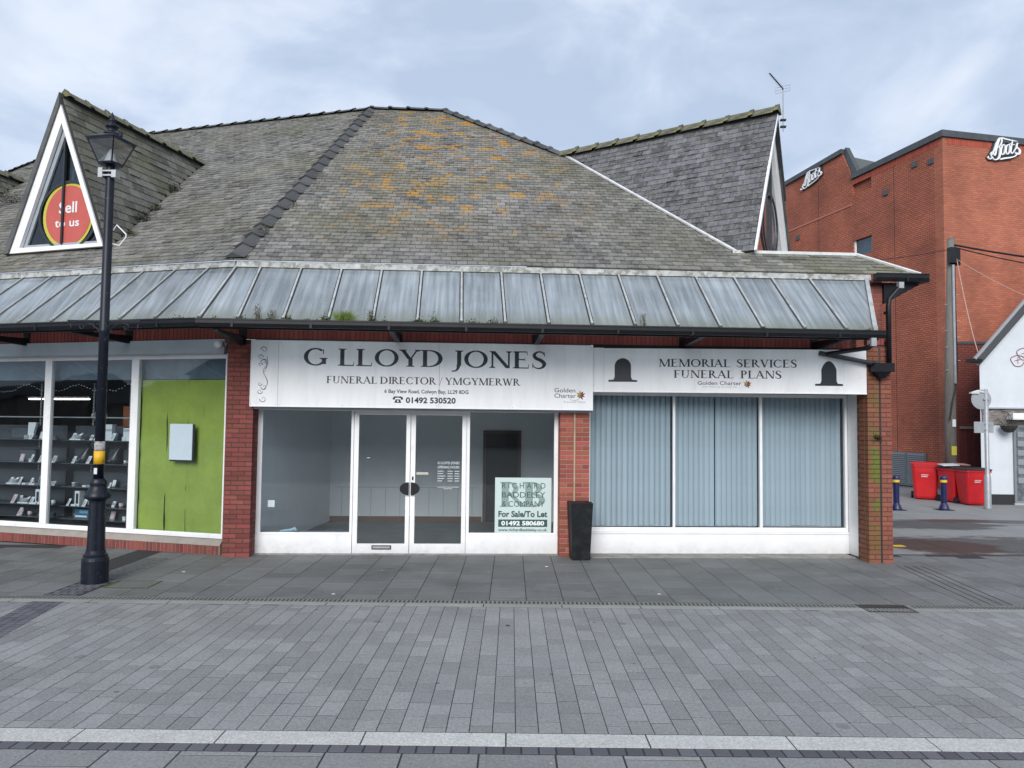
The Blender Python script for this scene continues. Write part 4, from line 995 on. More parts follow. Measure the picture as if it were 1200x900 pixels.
# ---- right wing
A_ = Vector((6.694, 1.328, 8.124)); W_ = Vector((3.013, 3.985, 8.124)); G1 = Vector((5.67, -.12, 5.113)); G2 = Vector((7.668, 2.859, 5.113))
rd = (W_ - A_); dpw = rd.normalized() * (rd.length + 3)
wing = gable(G1, G2, A_, dpw, slate_wing, .205, .135, 'gable_wing', (pF, nF))
ridge(A_ - rd.normalized() * .12 + Vector((0, 0, .05)), W_ + rd.normalized() * .1 + Vector((0, 0, .05)), ridge_moss, .46, .14, .10, (0, 0, 1), fr_roof)
gu = (G2 - G1).normalized()     # along gable base
gin = rd.normalized()
def wxf(p):   # p = (along base from centre, inward, z)
    c = (G1 + G2) / 2; return Vector((c.x, c.y, 0)) + gu * p[0] + gin * p[1] + Vector((0, 0, p[2]))
hw = (G2 - G1).length / 2
mb = MB(); o = [(-hw + .05, 5.08), (hw - .05, 5.08), (0, 8.02)]; i_ = [(-hw + .15, 5.2), (hw - .34, 5.2), (-.06, 7.66)]
for k in range(3):
    a, b = o[k], o[(k + 1) % 3]; c, e = i_[(k + 1) % 3], i_[k]
    mb.prism([(a[0], -.05, a[1]), (b[0], -.05, b[1]), (c[0], -.05, c[1]), (e[0], -.05, e[1])], (0, .1, 0))
mb.build('gable_frame', white, wing, xf=wxf)
mb = MB(); mb.prism([(0, -.09, 8.13), (hw + .06, -.09, 5.06), (hw - .05, -.09, 5.06), (0, -.09, 8.0)], (0, .14, 0)); mb.build('verge_board', ridge_mat, wing, xf=wxf)
mb = MB(); mb.bar((-hw - .02, -.135, 5.1), (-.01, -.135, 8.06), .05, .04, (0, 1, 0)); mb.build('verge_board', white, wing, xf=wxf)
MB().prism([(-hw + .12, .03, 5.2), (hw - .3, .03, 5.2), (-.05, .03, 7.7)], (0, .006, 0)).build('gable_pane', glass_dark, wing, xf=wxf)
mb = MB(); mb.box(-.03, .03, -.02, .04, 5.2, 7.5); n = 30
for k in range(n):
    a, b = 2 * pi * k / n, 2 * pi * (k + 1) / n
    mb.prism([(.62 * cos(a), -.01, 5.95 + .62 * sin(a)), (.62 * cos(b), -.01, 5.95 + .62 * sin(b)), (.57 * cos(b), -.01, 5.95 + .57 * sin(b)), (.57 * cos(a), -.01, 5.95 + .57 * sin(a))], (0, .03, 0))
mb.build('mullion', MATS['dark_window_bar'], wing, xf=wxf)
MB().prism([(-hw + .05, .22, 5.15), (hw - .1, .22, 5.15), (0, .22, 7.8)], (0, .02, 0)).build('gable_back', MATS['dormer_interior'], wing, xf=wxf)

# ================================================================== SIGNS
sg = thing('shop_sign', 'large white board sign reading G LLOYD JONES FUNERAL DIRECTOR over the glazed doors', 'sign', FM @ Vector((0, -.41, 0)), AM)
Y0 = 0.; 
for a, b in ((-2.445, -2.023), (-2.019, .520), (.524, 2.995)): MB().box(a, b, .0, .10, 2.39, 3.425).build('sign_panel', sign_white, sg)
mb = MB(); frame_rect(mb, -2.452, 3.002, 2.38, 3.432, -.006, .104, .014); mb.build('edge_trim', white, sg)
serif('G LLOYD JONES', -1.645, 2.245, 3.045, .272, -.001, black_ink, sg, name='letter', spacing=.03, gap=.38)
serif('FUNERAL DIRECTOR / YMGYMERWR', -1.262, 1.817, 2.765, .112, -.001, black_ink, sg, gap=.30)
sans('6 Bay View Road, Colwyn Bay, LL29 8DG', -.345, .992, 2.622, .058, -.001, black_ink, sg, .02)
sans('01492 530520', -.005, .79, 2.467, .088, -.001, black_ink, sg, .035)
# telephone symbol
mb = MB(); tx, tz = -.13, 2.465
mb.poly([(tx - .055, -.0016, tz), (tx + .055, -.0016, tz), (tx + .035, -.0016, tz + .055), (tx - .035, -.0016, tz + .055)])
for p in sstroke([(-.065, .052), (-.055, .085), (0, .092), (.055, .085), (.065, .052)], [.04, .03, .018, .03, .04]): mb.poly([(tx + a, -.002, tz + b) for a, b in p])
mb.build('telephone_symbol', black_ink, sg); MB().disc((tx, tz + .026), .014, .014, -.0035, 12, th=.001).build('telephone_dial', sign_white, sg)
purple = mat('dark_purple_ink', (.05, .03, .07), .5); greyink = mat('pale_grey_ink', (.36, .37, .40), .6)
def leaf(cx, cz, r, y, parent, xf=None):
    cols = [mat('leaf_gold', (.42, .28, .06), .5), mat('leaf_red', (.28, .03, .03), .5), mat('leaf_brown', (.13, .05, .03), .5), mat('leaf_olive', (.25, .22, .07), .5)]
    for k, (ang, ln) in enumerate(((100, 1.), (55, .9), (20, 1.), (-20, .9), (-65, 1.), (150, .95), (200, .8), (245, .75))):
        a = radians(ang); mb = MB(); P = [(0, 0), (.45, .2), (ln, 0), (.45, -.2)]
        mb.poly([(cx + r * (x * cos(a) - z * sin(a)), y - k * .0001, cz + r * (x * sin(a) + z * cos(a))) for x, z in P]); mb.build('logo_leaf', cols[(0, 2, 1, 1, 2, 0, 3, 3)[k]], parent, xf=xf)
sans('Golden', 2.375, 2.715, 2.668, .068, -.001, purple, sg, .005)
sans('Charter', 2.375, 2.725, 2.580, .068, -.001, purple, sg, .005)
leaf(2.80, 2.625, .085, -.002, sg)
mb = MB()
for p in sstroke([(2.62, 2.565), (2.68, 2.535), (2.75, 2.55), (2.80, 2.60)], [.004, .008, .008, .004]): mb.poly([(a, -.0015, b) for a, b in p])
mb.build('logo_swash', greyink, sg)
sans('Funeral Plans', 2.53, 2.88, 2.498, .034, -.001, greyink, sg, 0)
# scroll ornament
mb = MB(); ink = mat('grey_ornament_ink', (.16, .18, .21), .5)
def orn(pts, ws):
    for p in sstroke(pts, ws, 4): mb.poly([(a, -.0015, b) for a, b in p])
def spiral(cx, cz, r, a0, turns, d=1, n=14): return [(cx + r * (1 - .8 * k / n) * cos(a0 + d * turns * 2 * pi * k / n), cz + r * (1 - .8 * k / n) * sin(a0 + d * turns * 2 * pi * k / n)) for k in range(n + 1)]
for s_, base in ((1, 3.33), (-1, 2.45)):
    z = lambda q: base - s_ * q
    for (cx, dz, r, a0, tn, dd) in ((-2.245, .05, .055, pi, 1.1, -1), (-2.30, .17, .045, 0, 1.1, 1), (-2.235, .24, .05, pi, 1., -1), (-2.30, .29, .035, 0, 1., 1)):
        orn(spiral(cx, z(dz), r, a0 * s_, tn, dd * s_), [.006 + .006 * (k < 6) for k in range(15)])
orn([(-2.20, 3.17), (-2.19, 3.05), (-2.25, 2.96), (-2.235, 2.89), (-2.19, 2.80), (-2.19, 2.72), (-2.25, 2.64)], [.008, .014, .008, .008, .014, .010, .006])
orn([(-2.30, 3.10), (-2.24, 3.12), (-2.20, 3.04), (-2.22, 2.96), (-2.26, 2.90)], [.006, .012, .012, .006, .004])
mb.build('scroll_ornament', ink, sg)
mb = MB()
for a in (-2.43, -2.05, -1.99, .49, .555, 2.97, -1.0, 1.7):
    for z in (2.41, 3.40): mb.disc((a, z), .006, .006, -.002, 6, th=.001)
mb.build('screw_heads', grey_trim, sg)

s2 = thing('shop_sign', 'long narrow white fascia sign reading MEMORIAL SERVICES FUNERAL PLANS over the blinds', 'sign', OR, AR)
MB().box(.0, .19, -.01, .012, 2.70, 3.405).build('sign_panel', sign_white, s2)
MB().box(.193, 4.02, -.012, .012, 2.70, 3.398).build('sign_panel', sign_white, s2)
MB().box(4.023, 4.385, -.008, .012, 2.695, 3.385).build('sign_panel', white, s2)
MB().box(.0, 4.385, -.018, -.002, 2.683, 2.70).build('edge_trim', white, s2)
serif('MEMORIAL SERVICES', 1.075, 3.285, 3.105, .125, -.0125, black_ink, s2, gap=.55)
serif('FUNERAL PLANS', 1.315, 3.04, 2.925, .125, -.0125, black_ink, s2, gap=.62)
sans('Golden Charter', 1.70, 2.40, 2.815, .062, -.013, purple, s2, .005)
sans('Smart Planning for Later Life', 1.77, 2.33, 2.775, .022, -.013, greyink, s2, 0)
leaf(2.49, 2.83, .075, -.0145, s2)
def stone(cx, z0, w, h, pointed):
    pts = []
    n = 16; hw_ = w / 2; zc = z0 + h - (hw_ if not pointed else hw_ * 1.25)
    pts = [(cx - hw_ - .10, z0), (cx + hw_ + .10, z0), (cx + hw_ + .10, z0 + .03), (cx + hw_ + .02, z0 + .035), (cx + hw_, z0 + .075)]
    for k in range(n + 1):
        a = pi * k / n
        if pointed: 
            x = hw_ * cos(a); zz = hw_ * 1.25 * (1 - (abs(cos(a))) ** 1.9) ** .75
        else: x, zz = hw_ * cos(a), hw_ * sin(a)
        pts.append((cx + x, zc + zz))
    pts += [(cx - hw_, z0 + .075), (cx - hw_ - .02, z0 + .035), (cx - hw_ - .10, z0 + .03)]
    MB().prism([(a, -.0145, b) for a, b in pts], (0, .002, 0)).build('headstone_silhouette', black_ink, s2)
stone(.495, 2.852, .265, .385, False); stone(3.79, 2.815, .24, .40, True)

# estate agent board in window
ea = thing('to_let_board', 'pale green estate agent board reading For Sale / To Let in the window', 'sign', FM @ Vector((0, .012, 0)), AM)
pale = mat('pale_green_board', (.55, .66, .64), .5, var=.03); gg = mat('grey_green_print', (.24, .33, .31), .5); dg = mat('dark_green_print', (.03, .075, .075), .5)
MB().box(1.452, 2.385, .0, .008, .352, 1.262).build('board', pale, ea)
mb = MB()
for p in glyph('R')[0]: mb.poly([(1.53 + a * .50, -.0008, .78 + b * .41) for a, b in p])
for p in glyph('B')[0]: mb.poly([(1.90 + a * .58, -.0009, .78 + b * .41) for a, b in p])
mb.box(1.56, 1.68, -.0012, -.0007, .78, 1.18); mb.box(1.95, 2.08, -.0013, -.0007, .78, 1.18)
mb.build('monogram', gg, ea)
sans('R I C H A R D', 1.565, 2.285, 1.085, .095, -.002, dg, ea, .0)
sans('BADDELEY', 1.565, 2.285, .935, .095, -.002, dg, ea, .0)
sans('& COMPANY', 1.565, 2.27, .785, .095, -.002, dg, ea, .0)
sans('For Sale/To Let', 1.51, 2.32, .62, .095, -.002, dg, ea, .035)
MB().box(1.51, 2.32, -.0015, .0, .455, .575).build('number_panel', dg, ea)
sans('01492 580680', 1.56, 2.27, .482, .068, -.003, mat('white_print', (.8, .85, .85), .5), ea, .04)
sans('www.richardbaddeley.co.uk', 1.51, 2.32, .385, .045, -.002, dg, ea, .02)

# ================================================================== BLINDS
bl_m = mat('blue_grey_blind', (.42, .49, .545), .8, var=.05, nscale=2, fine=.06, fscale=120, rnd=.06)
bt_m = mat('dark_blind_rail', (.03, .035, .04), .5)
for wi, (x0, x1, lab) in enumerate(((3.04, 4.42, 'leftmost vertical blind, blue grey slats, in the window beside the brick pillar'), (4.47, 5.90, 'middle vertical blind with a dark gap between its blue grey slats'), (5.96, 7.37, 'rightmost vertical blind, blue grey slats, in the window beside the corner pier'))):
    b = thing('vertical_blind', lab, 'window blind', FM @ Vector((0, .17, 0)), AM, 'vertical blinds in the right hand shop')
    me = None; n = int((x1 - x0) / .0865); stp = (x1 - x0) / n
    for k in range(n):
        if me is None:
            q = MB(); q.add([(-.047, .012, .47), (-.02, -.004, .47), (.02, -.007, .47), (.045, -.016, .47), (-.047, .012, 2.66), (-.02, -.004, 2.66), (.02, -.007, 2.66), (.045, -.016, 2.66)], [(0, 1, 5, 4), (1, 2, 6, 5), (2, 3, 7, 6)])
            me = bpy.data.meshes.new('slat'); me.from_pydata(q.v, [], q.f); me.materials.append(bl_m)
        rz = -.22 + random.uniform(-.06, .06)
        gap_ = 0 if wi != 1 else (-.014 if k < 8 else .014)
        inst('slat', me, b, Matrix.Translation((x0 + stp * (k + .5) + gap_, 0, random.uniform(-.006, .004))) @ Matrix.Rotation(rz, 4, 'Z'))
    mb = MB(); mb.box(x0, x1, -.03, .03, 2.665, 2.70); mb.build('head_rail', bt_m, b)
    mb = MB(); mb.tube([(x0, -.012, .462), (x1, -.012, .462)], .004, 5); mb.build('bead_chain', white, b)

# ================================================================== PAPERED WINDOW + NOTICE
gp = thing('paper_screen', 'bright green paper sheets taped up inside the window beside the brick pillar', 'paper screen', FL @ Vector((0, .14, 0)), AL)
gpm = mat('green_paper', (.29, .37, .06), .75, var=.14, nscale=1.6, fine=.07, fscale=14, bump=.8)
xsq = [-1.80, -1.27, -.86, -.545, -.05]
for i, (a, b) in enumerate(zip(xsq, xsq[1:])):
    q = MB(); nx_, nz_ = 6, 14; vs = []
    for zz in range(nz_ + 1):
        for xx in range(nx_ + 1):
            vs.append((a + (b - a - .002) * xx / nx_, -.006 * i + .018 * sin(xx * 1.9 + i) * (.4 + .6 * sin(zz * .8 + i)) + random.uniform(-.009, .009), .30 + 2.52 * zz / nz_))
    fs = [(r * (nx_ + 1) + c, r * (nx_ + 1) + c + 1, (r + 1) * (nx_ + 1) + c + 1, (r + 1) * (nx_ + 1) + c) for r in range(nz_) for c in range(nx_)]
    q.add(vs, fs); q.build('paper_sheet', gpm, gp, smooth=True)
nb = thing('notice_holder', 'pale blank notice in a black edged holder on the green papered window', 'notice', FL @ Vector((0, .018, 0)), AL)
MB().box(-1.10, -.63, -.004, .008, 1.475, 2.085).build('backing_board', black_ink, nb)
MB().box(-1.105, -.665, -.014, -.004, 1.50, 2.09).build('paper', mat('pale_blue_paper', (.50, .60, .66), .5, var=.03), nb)

# ================================================================== SHOP DISPLAY (left)
shelf_glass = mat('shelf_glass', (.07, .085, .09), .2, spec=.7)
cardm = mat('white_card', (.62, .66, .68), .6); pinkcard = mat('pink_edged_card', (.60, .42, .45), .6); dkobj = mat('dark_display_item', (.02, .022, .028), .4); blueobj = mat('blue_box_item', (.03, .10, .17), .5); orangeobj = mat('orange_panel', (.38, .11, .03), .6); silver = mat('silver_item', (.42, .44, .45), .35, metal=.5)
greybk = mat('grey_display_panel', (.045, .052, .06), .6)
lv = [.40, .62, .96, 1.37, 1.78]
names = ['lowest', 'second from the bottom', 'middle', 'second from the top', 'topmost']
for bay, (x0, x1, bn) in enumerate(((-6.2, -3.8, 'left hand'), (-3.62, -1.95, 'right hand'))):
    for z, nm in zip(lv, names):
        s_ = thing('display_shelf', '%s dark glass shelf in the %s bay of the corner shop' % (nm, bn), 'shelf', FL @ Vector(((x0 + x1) / 2, .42, z)), AL, 'display shelves in the corner shop window')
        h2 = (x1 - x0) / 2; MB().box(-h2, h2, -.13, .15, -.012, 0).build('shelf_board', shelf_glass, s_); MB().box(-h2, h2, .155, .165, .0, .25).build('back_panel', greybk, s_)
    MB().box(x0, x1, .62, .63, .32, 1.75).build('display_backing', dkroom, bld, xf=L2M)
for k, x in enumerate((-4.45, -3.25, -2.45)): 
    p = thing('shelf_upright', ['slotted shelf upright nearest the left edge of the photo', 'slotted shelf upright left of the lamp post in the shop window', 'slotted shelf upright right of the lamp post in the shop window'][k], 'shelf upright', FL @ Vector((x, .60, .3)), AL, 'slotted uprights of the shop display')
    mb = MB(); mb.box(-.012, .012, -.012, .012, 0, 2.5); mb.build('post', silver, p)
    mb = MB()
    for q in range(40): mb.box(-.006, .006, -.0135, -.012, .1 + q * .06, .13 + q * .06)
    mb.build('slot', dkobj, p, stuff=True)
tb = thing('strip_light', 'lit white fluorescent strip light hanging inside the corner shop', 'light', FL @ Vector((-5.0, 1.5, 2.54)), AL)
MB().box(-.77, .77, -.03, .03, .02, .05).build('batten', white, tb); MB().tube([(-.75, 0, 0), (.75, 0, 0)], .012, 8).build('tube', mat('lit_tube', (1, .95, .85), .5, emit=((1, .93, .8), 4.)), tb)
def card(px, z, h, w, m, y=.34, tilt=.35, lab=None, shear=.25):
    c = thing('price_card', lab or 'small white price card', 'price card', FL @ Vector((px, y, z)), AL, 'price cards on the display shelves')
    MB().prism([(-w / 2, 0, 0), (w / 2, 0, 0), (w / 2 + shear * h, tilt * h, h), (-w / 2 + shear * h, tilt * h, h)], (0, .006, 0)).build('card', m, c)
    MB().prism([(-w * .25, -.001, h * .2), (w * .2, -.001, h * .2), (w * .2 + shear * h * .6, tilt * h * .8 - .001, h * .8), (-w * .25 + shear * h * .6, tilt * h * .8 - .001, h * .8)], (0, -.001, 0)).build('print', greyink, c)
# (px along L at y~.34, shelf level index, h, w, mat)
cards = [(-4.40, 4, .10, .07, cardm), (-3.45, 4, .12, .07, cardm), (-2.95, 4, .13, .07, cardm), (-2.60, 4, .13, .07, cardm), (-2.20, 4, .16, .12, cardm),
         (-4.38, 3, .13, .05, cardm), (-4.17, 3, .12, .07, cardm), (-3.86, 3, .12, .08, cardm), (-3.42, 3, .12, .06, cardm), (-3.10, 3, .13, .07, cardm), (-2.85, 3, .13, .07, cardm), (-2.12, 3, .17, .08, cardm),
         (-4.83, 2, .12, .06, cardm), (-4.62, 2, .13, .05, cardm), (-4.36, 2, .12, .05, cardm), (-3.83, 2, .08, .05, cardm), (-2.12, 2, .18, .09, cardm), (-2.72, 2, .09, .04, cardm), (-2.62, 2, .09, .04, cardm),
         (-4.75, 1, .15, .08, pinkcard), (-4.33, 1, .12, .07, cardm), (-4.05, 1, .12, .05, cardm), (-3.50, 1, .12, .05, cardm), (-3.15, 1, .12, .07, cardm), (-2.82, 1, .15, .08, pinkcard),
         (-4.60, 0, .14, .07, pinkcard), (-2.90, 0, .07, .06, cardm), (-2.75, 0, .09, .06, cardm)]
ORD = ['first', 'second', 'third', 'fourth', 'fifth', 'sixth', 'seventh', 'eighth']
for x, l, h, wd, m in cards:
    left = x < -3.7; peers = sorted(c_[0] for c_ in cards if c_[1] == l and (c_[0] < -3.7) == left)
    card(x, lv[l], h, wd, m, lab='%s price card, %s from the left on the %s shelf, %s pane' % ('pink edged' if m is pinkcard else 'white', ORD[peers.index(x)], ['lowest', 'second lowest', 'middle', 'second highest', 'top'][l], 'left' if left else 'second'))
def item(name, lab, cat, x, z, build, y=.40, group='goods on the display shelves'):
    t = thing(name, lab, cat, FL @ Vector((x, y, z)), AL, group); build(t)
def b_white_stand(t): MB().prism([(-.08, 0, 0), (.03, 0, 0), (.12, 0, .30), (-.06, 0, .30)], (0, .05, 0)).build('stand_body', cardm, t); MB().box(-.12, -.04, -.03, .05, 0, .07).build('stand_foot', silver, t)
item('card_stand', 'white wedge shaped stand on the top shelf behind the left pane', 'stand', -4.45, lv[4], b_white_stand)
def b_cat(t):
    MB().tube([(0, 0, 0), (0, 0, .05), (0, 0, .10), (0, 0, .12)], [.05, .065, .05, .02], 10).build('body', cardm, t, smooth=True)
    MB().prism([(-.06, 0, .09), (-.02, 0, .10), (-.05, 0, .16)], (0, .02, 0)).prism([(.06, 0, .09), (.02, 0, .10), (.05, 0, .16)], (0, .02, 0)).build('ears', cardm, t); MB().box(-.11, .11, -.06, .06, -.0, .015).build('base', cardm, t)
item('cat_figurine', 'small white cat shaped figurine beside the white window post', 'figurine', -4.03, lv[4], b_cat)
def b_bust(t):
    MB().tube([(0, 0, 0), (0, 0, .08), (.02, .03, .2), (.05, .05, .30)], [.10, .11, .06, .045], 10).build('bust', dkobj, t, smooth=True)
    MB().tube([(-.09, -.07, .06), (-.02, -.12, .05), (.05, -.06, .14), (.09, -.01, .27)], .006, 6).build('necklace', silver, t, smooth=True)
for k, (x, lab) in enumerate(((-3.28, 'black jewellery bust with silver chain, left one on the long shelf'), (-2.93, 'black jewellery bust with silver chain, second from the left'), (-2.62, 'black jewellery bust with chain half hidden by the lamp post'))): item('jewellery_bust', lab, 'jewellery bust', x, lv[3], b_bust, .46)
def b_bluebox(t):
    MB().box(-.17, .17, 0, .08, 0, .16).build('box_body', blueobj, t); MB().box(-.15, .1, -.004, 0, .02, .05).build('box_print', cardm, t); MB().box(-.06, .12, -.004, 0, .09, .14).build('box_picture', mat('light_blue_print', (.12, .3, .42), .5), t)
item('boxed_item', 'blue picture box lying on the lowest shelf', 'box', -3.22, lv[0], b_bluebox)
def b_deskset(t):
    for k in range(5): MB().box(-.25 + k * .1, -.17 + k * .1, -.05, .03, 0, .025 + .01 * (k % 2)).build('tray', silver if k % 2 else cardm, t)
item('ring_tray', 'row of small silver trays on the middle shelf', 'tray', -2.95, lv[2], b_deskset)
item('ring_tray', 'row of small silver trays behind the left pane', 'tray', -4.50, lv[2], b_deskset)
def b_blackbox(t): MB().box(-.2, .2, 0, .15, 0, .22).build('box_body', dkobj, t); MB().box(-.18, .18, -.003, 0, .02, .20).build('screen', shelf_glass, t)
item('black_case', 'black flat cased device on the top shelf at the left edge', 'device', -4.72, lv[4], b_blackbox)
item('black_case', 'wide black case on the shelf just right of the lamp post', 'device', -2.18, lv[3], b_blackbox, .5)
item('black_case', 'black case lying on the second shelf near the left edge', 'device', -4.62, lv[3], b_blackbox, .5)
def b_console(t): MB().box(-.05, .05, -.05, .07, 0, .26).build('upright', cardm, t); MB().box(-.1, .0, -.08, .05, 0, .03).build('foot', cardm, t); MB().box(-.025, .03, -.052, -.05, .04, .22).build('slot_face', dkobj, t)
item('games_console', 'white upright device standing on the lower shelf behind the left pane', 'device', -4.18, lv[1], b_console)
item('games_console', 'white upright device on the lower shelf behind the second pane', 'device', -3.30, lv[1], b_console)
def b_dish(t): MB().tube([(-.1, 0, 0), (-.05, 0, .05), (.05, 0, .07), (.12, 0, .12)], [.05, .05, .035, .02], 8).build('bowl', silver, t, smooth=True); MB().box(-.14, .1, -.05, .05, -.0, .02).build('base', cardm, t)
item('silver_dish', 'silvery curved dish on the lower shelf at the left', 'dish', -4.50, lv[1], b_dish)
item('silver_dish', 'silvery curved dish on the middle shelf by the left edge', 'dish', -4.78, lv[2], b_dish)
item('silver_dish', 'silvery curved dish on the top shelf left of the lamp post', 'dish', -3.38, lv[4], b_dish)
def b_panel(mm, w_, h_):
    def f(t): MB().box(-w_ / 2, w_ / 2, 0, .02, 0, h_).build('panel', mm, t); MB().box(-w_ / 2, w_ / 2, -.004, 0, h_ * .45, h_ * .5).build('stripe', mat('panel_stripe', (.2, .2, .22), .6), t)
    return f
item('hanging_poster', 'orange poster panel inside the shop behind the lamp post', 'poster', -3.05, 1.95, b_panel(orangeobj, .22, .45), 1.2, None)
item('hanging_poster', 'blue poster panel inside the shop right of the lamp post', 'poster', -2.42, 1.98, b_panel(mat('poster_blue', (.02, .06, .2), .6), .35, .55), 1.2, None)
def b_pig(t):
    MB().tube([(-.16, 0, .06), (-.12, 0, .09), (0, 0, .10), (.12, 0, .085), (.16, 0, .05)], [.02, .06, .07, .06, .02], 10).build('body', mat('off_white_fabric', (.5, .5, .5), .8), t, smooth=True)
    for q in (-.1, .1): MB().box(q - .02, q + .02, -.03, .03, 0, .05).build('leg', mat('off_white_fabric', (.5, .5, .5), .8), t)
item('plush_toy', 'pale animal shaped toy on an upper rail inside the shop', 'toy', -3.22, 2.12, b_pig, .7, None)
item('white_box', 'white square box on the top shelf right of the lamp post', 'box', -2.35, lv[4], lambda t: (MB().box(-.09, .09, 0, .1, 0, .22).build('box_body', cardm, t), MB().box(-.09, .09, -.003, .0, .16, .2).build('box_label', greyink, t)), .44)
item('white_box', 'white square box on the top shelf left of the lamp post', 'box', -2.83, lv[4], lambda t: (MB().box(-.09, .09, 0, .1, 0, .28).build('box_body', cardm, t), MB().box(-.09, .09, -.003, .0, .16, .2).build('box_label', greyink, t)), .5)
def g_box(t): MB().box(-.03, .03, -.03, .03, 0, .05).build('box_body', random.choice([cardm, silver, dkobj]), t); MB().box(-.034, .034, -.034, .034, .05, .062).build('box_lid', random.choice([cardm, blueobj, pinkcard]), t)
def g_watch(t): MB().prism([(-.03, 0, 0), (.03, 0, 0), (.03, .05, .09), (-.03, .05, .09)], (0, .02, 0)).build('cushion', cardm, t); MB().disc((0, .05), .022, .024, .008, 10, th=.006).build('watch_face', silver, t)
def g_cup(t): MB().lathe([(.02, 0), (.03, .01), (.035, .07), (.03, .07)], n=10).build('cup', random.choice([silver, cardm, pinkcard]), t, smooth=True); MB().box(.03, .055, -.005, .005, .02, .05).build('handle', silver, t)
def g_frame(t): MB().prism([(-.05, 0, 0), (.05, 0, 0), (.05, .04, .14), (-.05, .04, .14)], (0, .01, 0)).build('frame', random.choice([silver, dkobj]), t); MB().prism([(-.035, -.002, .015), (.035, -.002, .015), (.035, .032, .125), (-.035, .032, .125)], (0, .002, 0)).build('picture', random.choice([cardm, blueobj, pinkcard, orangeobj]), t)
KIN = [('ring_box', 'small ring box', 'ring box', g_box), ('watch_stand', 'watch on a small pale cushion', 'watch', g_watch), ('small_cup', 'small cup', 'cup', g_cup), ('photo_frame', 'small photo frame', 'photo frame', g_frame)]
for bay_, (a_, b_) in (('left', (-4.85, -3.84)), ('second', (-3.58, -2.0))):
    for l_ in range(5):
        xs_ = [a_ + (b_ - a_) * (k_ + .5) / (4 if bay_ == 'left' else 6) + random.uniform(-.06, .06) for k_ in range(4 if bay_ == 'left' else 6)]
        for k_, x_ in enumerate(xs_):
            nm_, lb_, ct_, fn_ = KIN[(k_ + l_ * 2 + (bay_ == 'left')) % 4]
            item(nm_, '%s, %s from left, %s shelf, %s pane' % (lb_, ORD[k_], ['lowest', 'second lowest', 'middle', 'second highest', 'top'][l_], bay_), ct_, x_, lv[l_], fn_, .46)
rp = thing('hanging_rail', 'thin pale rail running across behind the shop panes', 'rail', FL @ Vector((-4.1, .5, 2.17)), AL); MB().box(-2., 2.15, -.006, .006, 0, .02).build('rail', silver, rp)
fl = thing('fairy_lights', 'string of tiny pale fairy lights looping across the top of the display', 'fairy lights', FL @ Vector((-4.1, .3, 2.5)), AL)
mb = MB(); pts = []
for k in range(60):
    x = -1.5 + k * .062; z = .28 - .14 * abs(sin(k * .17)) + random.uniform(-.02, .02); pts.append((x, 0, z)); mb.box(x - .006, x + .006, -.006, .006, z - .006, z + .006)
mb.build('bulb', mat('pale_bulb', (.8, .85, .9), .4), fl, stuff=True); MB().tube(pts, .0012, 4).build('wire', dkobj, fl)  # bulbs are a plain pale colour without emission

# litter in the empty shop window
lt = thing('blue_cloth', 'crumpled pale blue cloth lying on the sill of the empty shop window', 'cloth', FM @ Vector((-1.92, .13, .345)), AM)
mb = MB(); mb.tube([(-.14, 0, .01), (-.05, .02, .022), (.04, .0, .03), (.1, .02, .05), (.13, 0, .02)], [.012, .02, .025, .035, .015], 7); mb.build('cloth', mat('pale_blue_cloth', (.35, .5, .58), .8), lt)
MB().box(-2.42, -.92, .07, .3, .30, .338).build('window_board', mat('grey_board', (.3, .31, .32), .7), bld)

# ================================================================== PLANTER
pl = thing('planter', 'tall tapered black planter standing in front of the brick pillar', 'planter', FM @ Vector((2.80, -.42, .008)), AM + .05)
plm = mat('black_planter', (.007, .009, .011), .5, spec=.3, var=.35, nscale=6, tint=(.03, .035, .036), tfac=.4, tscale=7)
mb = MB(); a, b, h = .14, .178, .90
mb.add([(-a, -a, 0), (a, -a, 0), (a, a, 0), (-a, a, 0), (-b, -b, h), (b, -b, h), (b, b, h), (-b, b, h), (-b + .02, -b + .02, h), (b - .02, -b + .02, h), (b - .02, b - .02, h), (-b + .02, b - .02, h), (-b + .03, -b + .03, h - .08), (b - .03, -b + .03, h - .08), (b - .03, b - .03, h - .08), (-b + .03, b - .03, h - .08)],
       [(3, 2, 1, 0), (0, 1, 5, 4), (1, 2, 6, 5), (2, 3, 7, 6), (3, 0, 4, 7)] + [(4 + i, 4 + (i + 1) % 4, 8 + (i + 1) % 4, 8 + i) for i in range(4)] + [(8 + i, 8 + (i + 1) % 4, 12 + (i + 1) % 4, 12 + i) for i in range(4)] + [(12, 13, 14, 15)])
mb.build('pot', plm, pl)
mb = MB()
for k in range(160):
    x, y = random.uniform(-.165, .165), random.uniform(-.165, .165); r = random.uniform(.012, .028); z = h - .03 + random.uniform(-.02, .025)
    mb.add([(x - r, y, z), (x, y - r, z), (x + r, y, z), (x, y + r, z), (x, y, z + r), (x, y, z - r)], [(0, 1, 4), (1, 2, 4), (2, 3, 4), (3, 0, 4), (1, 0, 5), (2, 1, 5), (3, 2, 5), (0, 3, 5)])
mb.build('soil', mat('dark_soil', (.03, .02, .018), .95), pl, stuff=True)

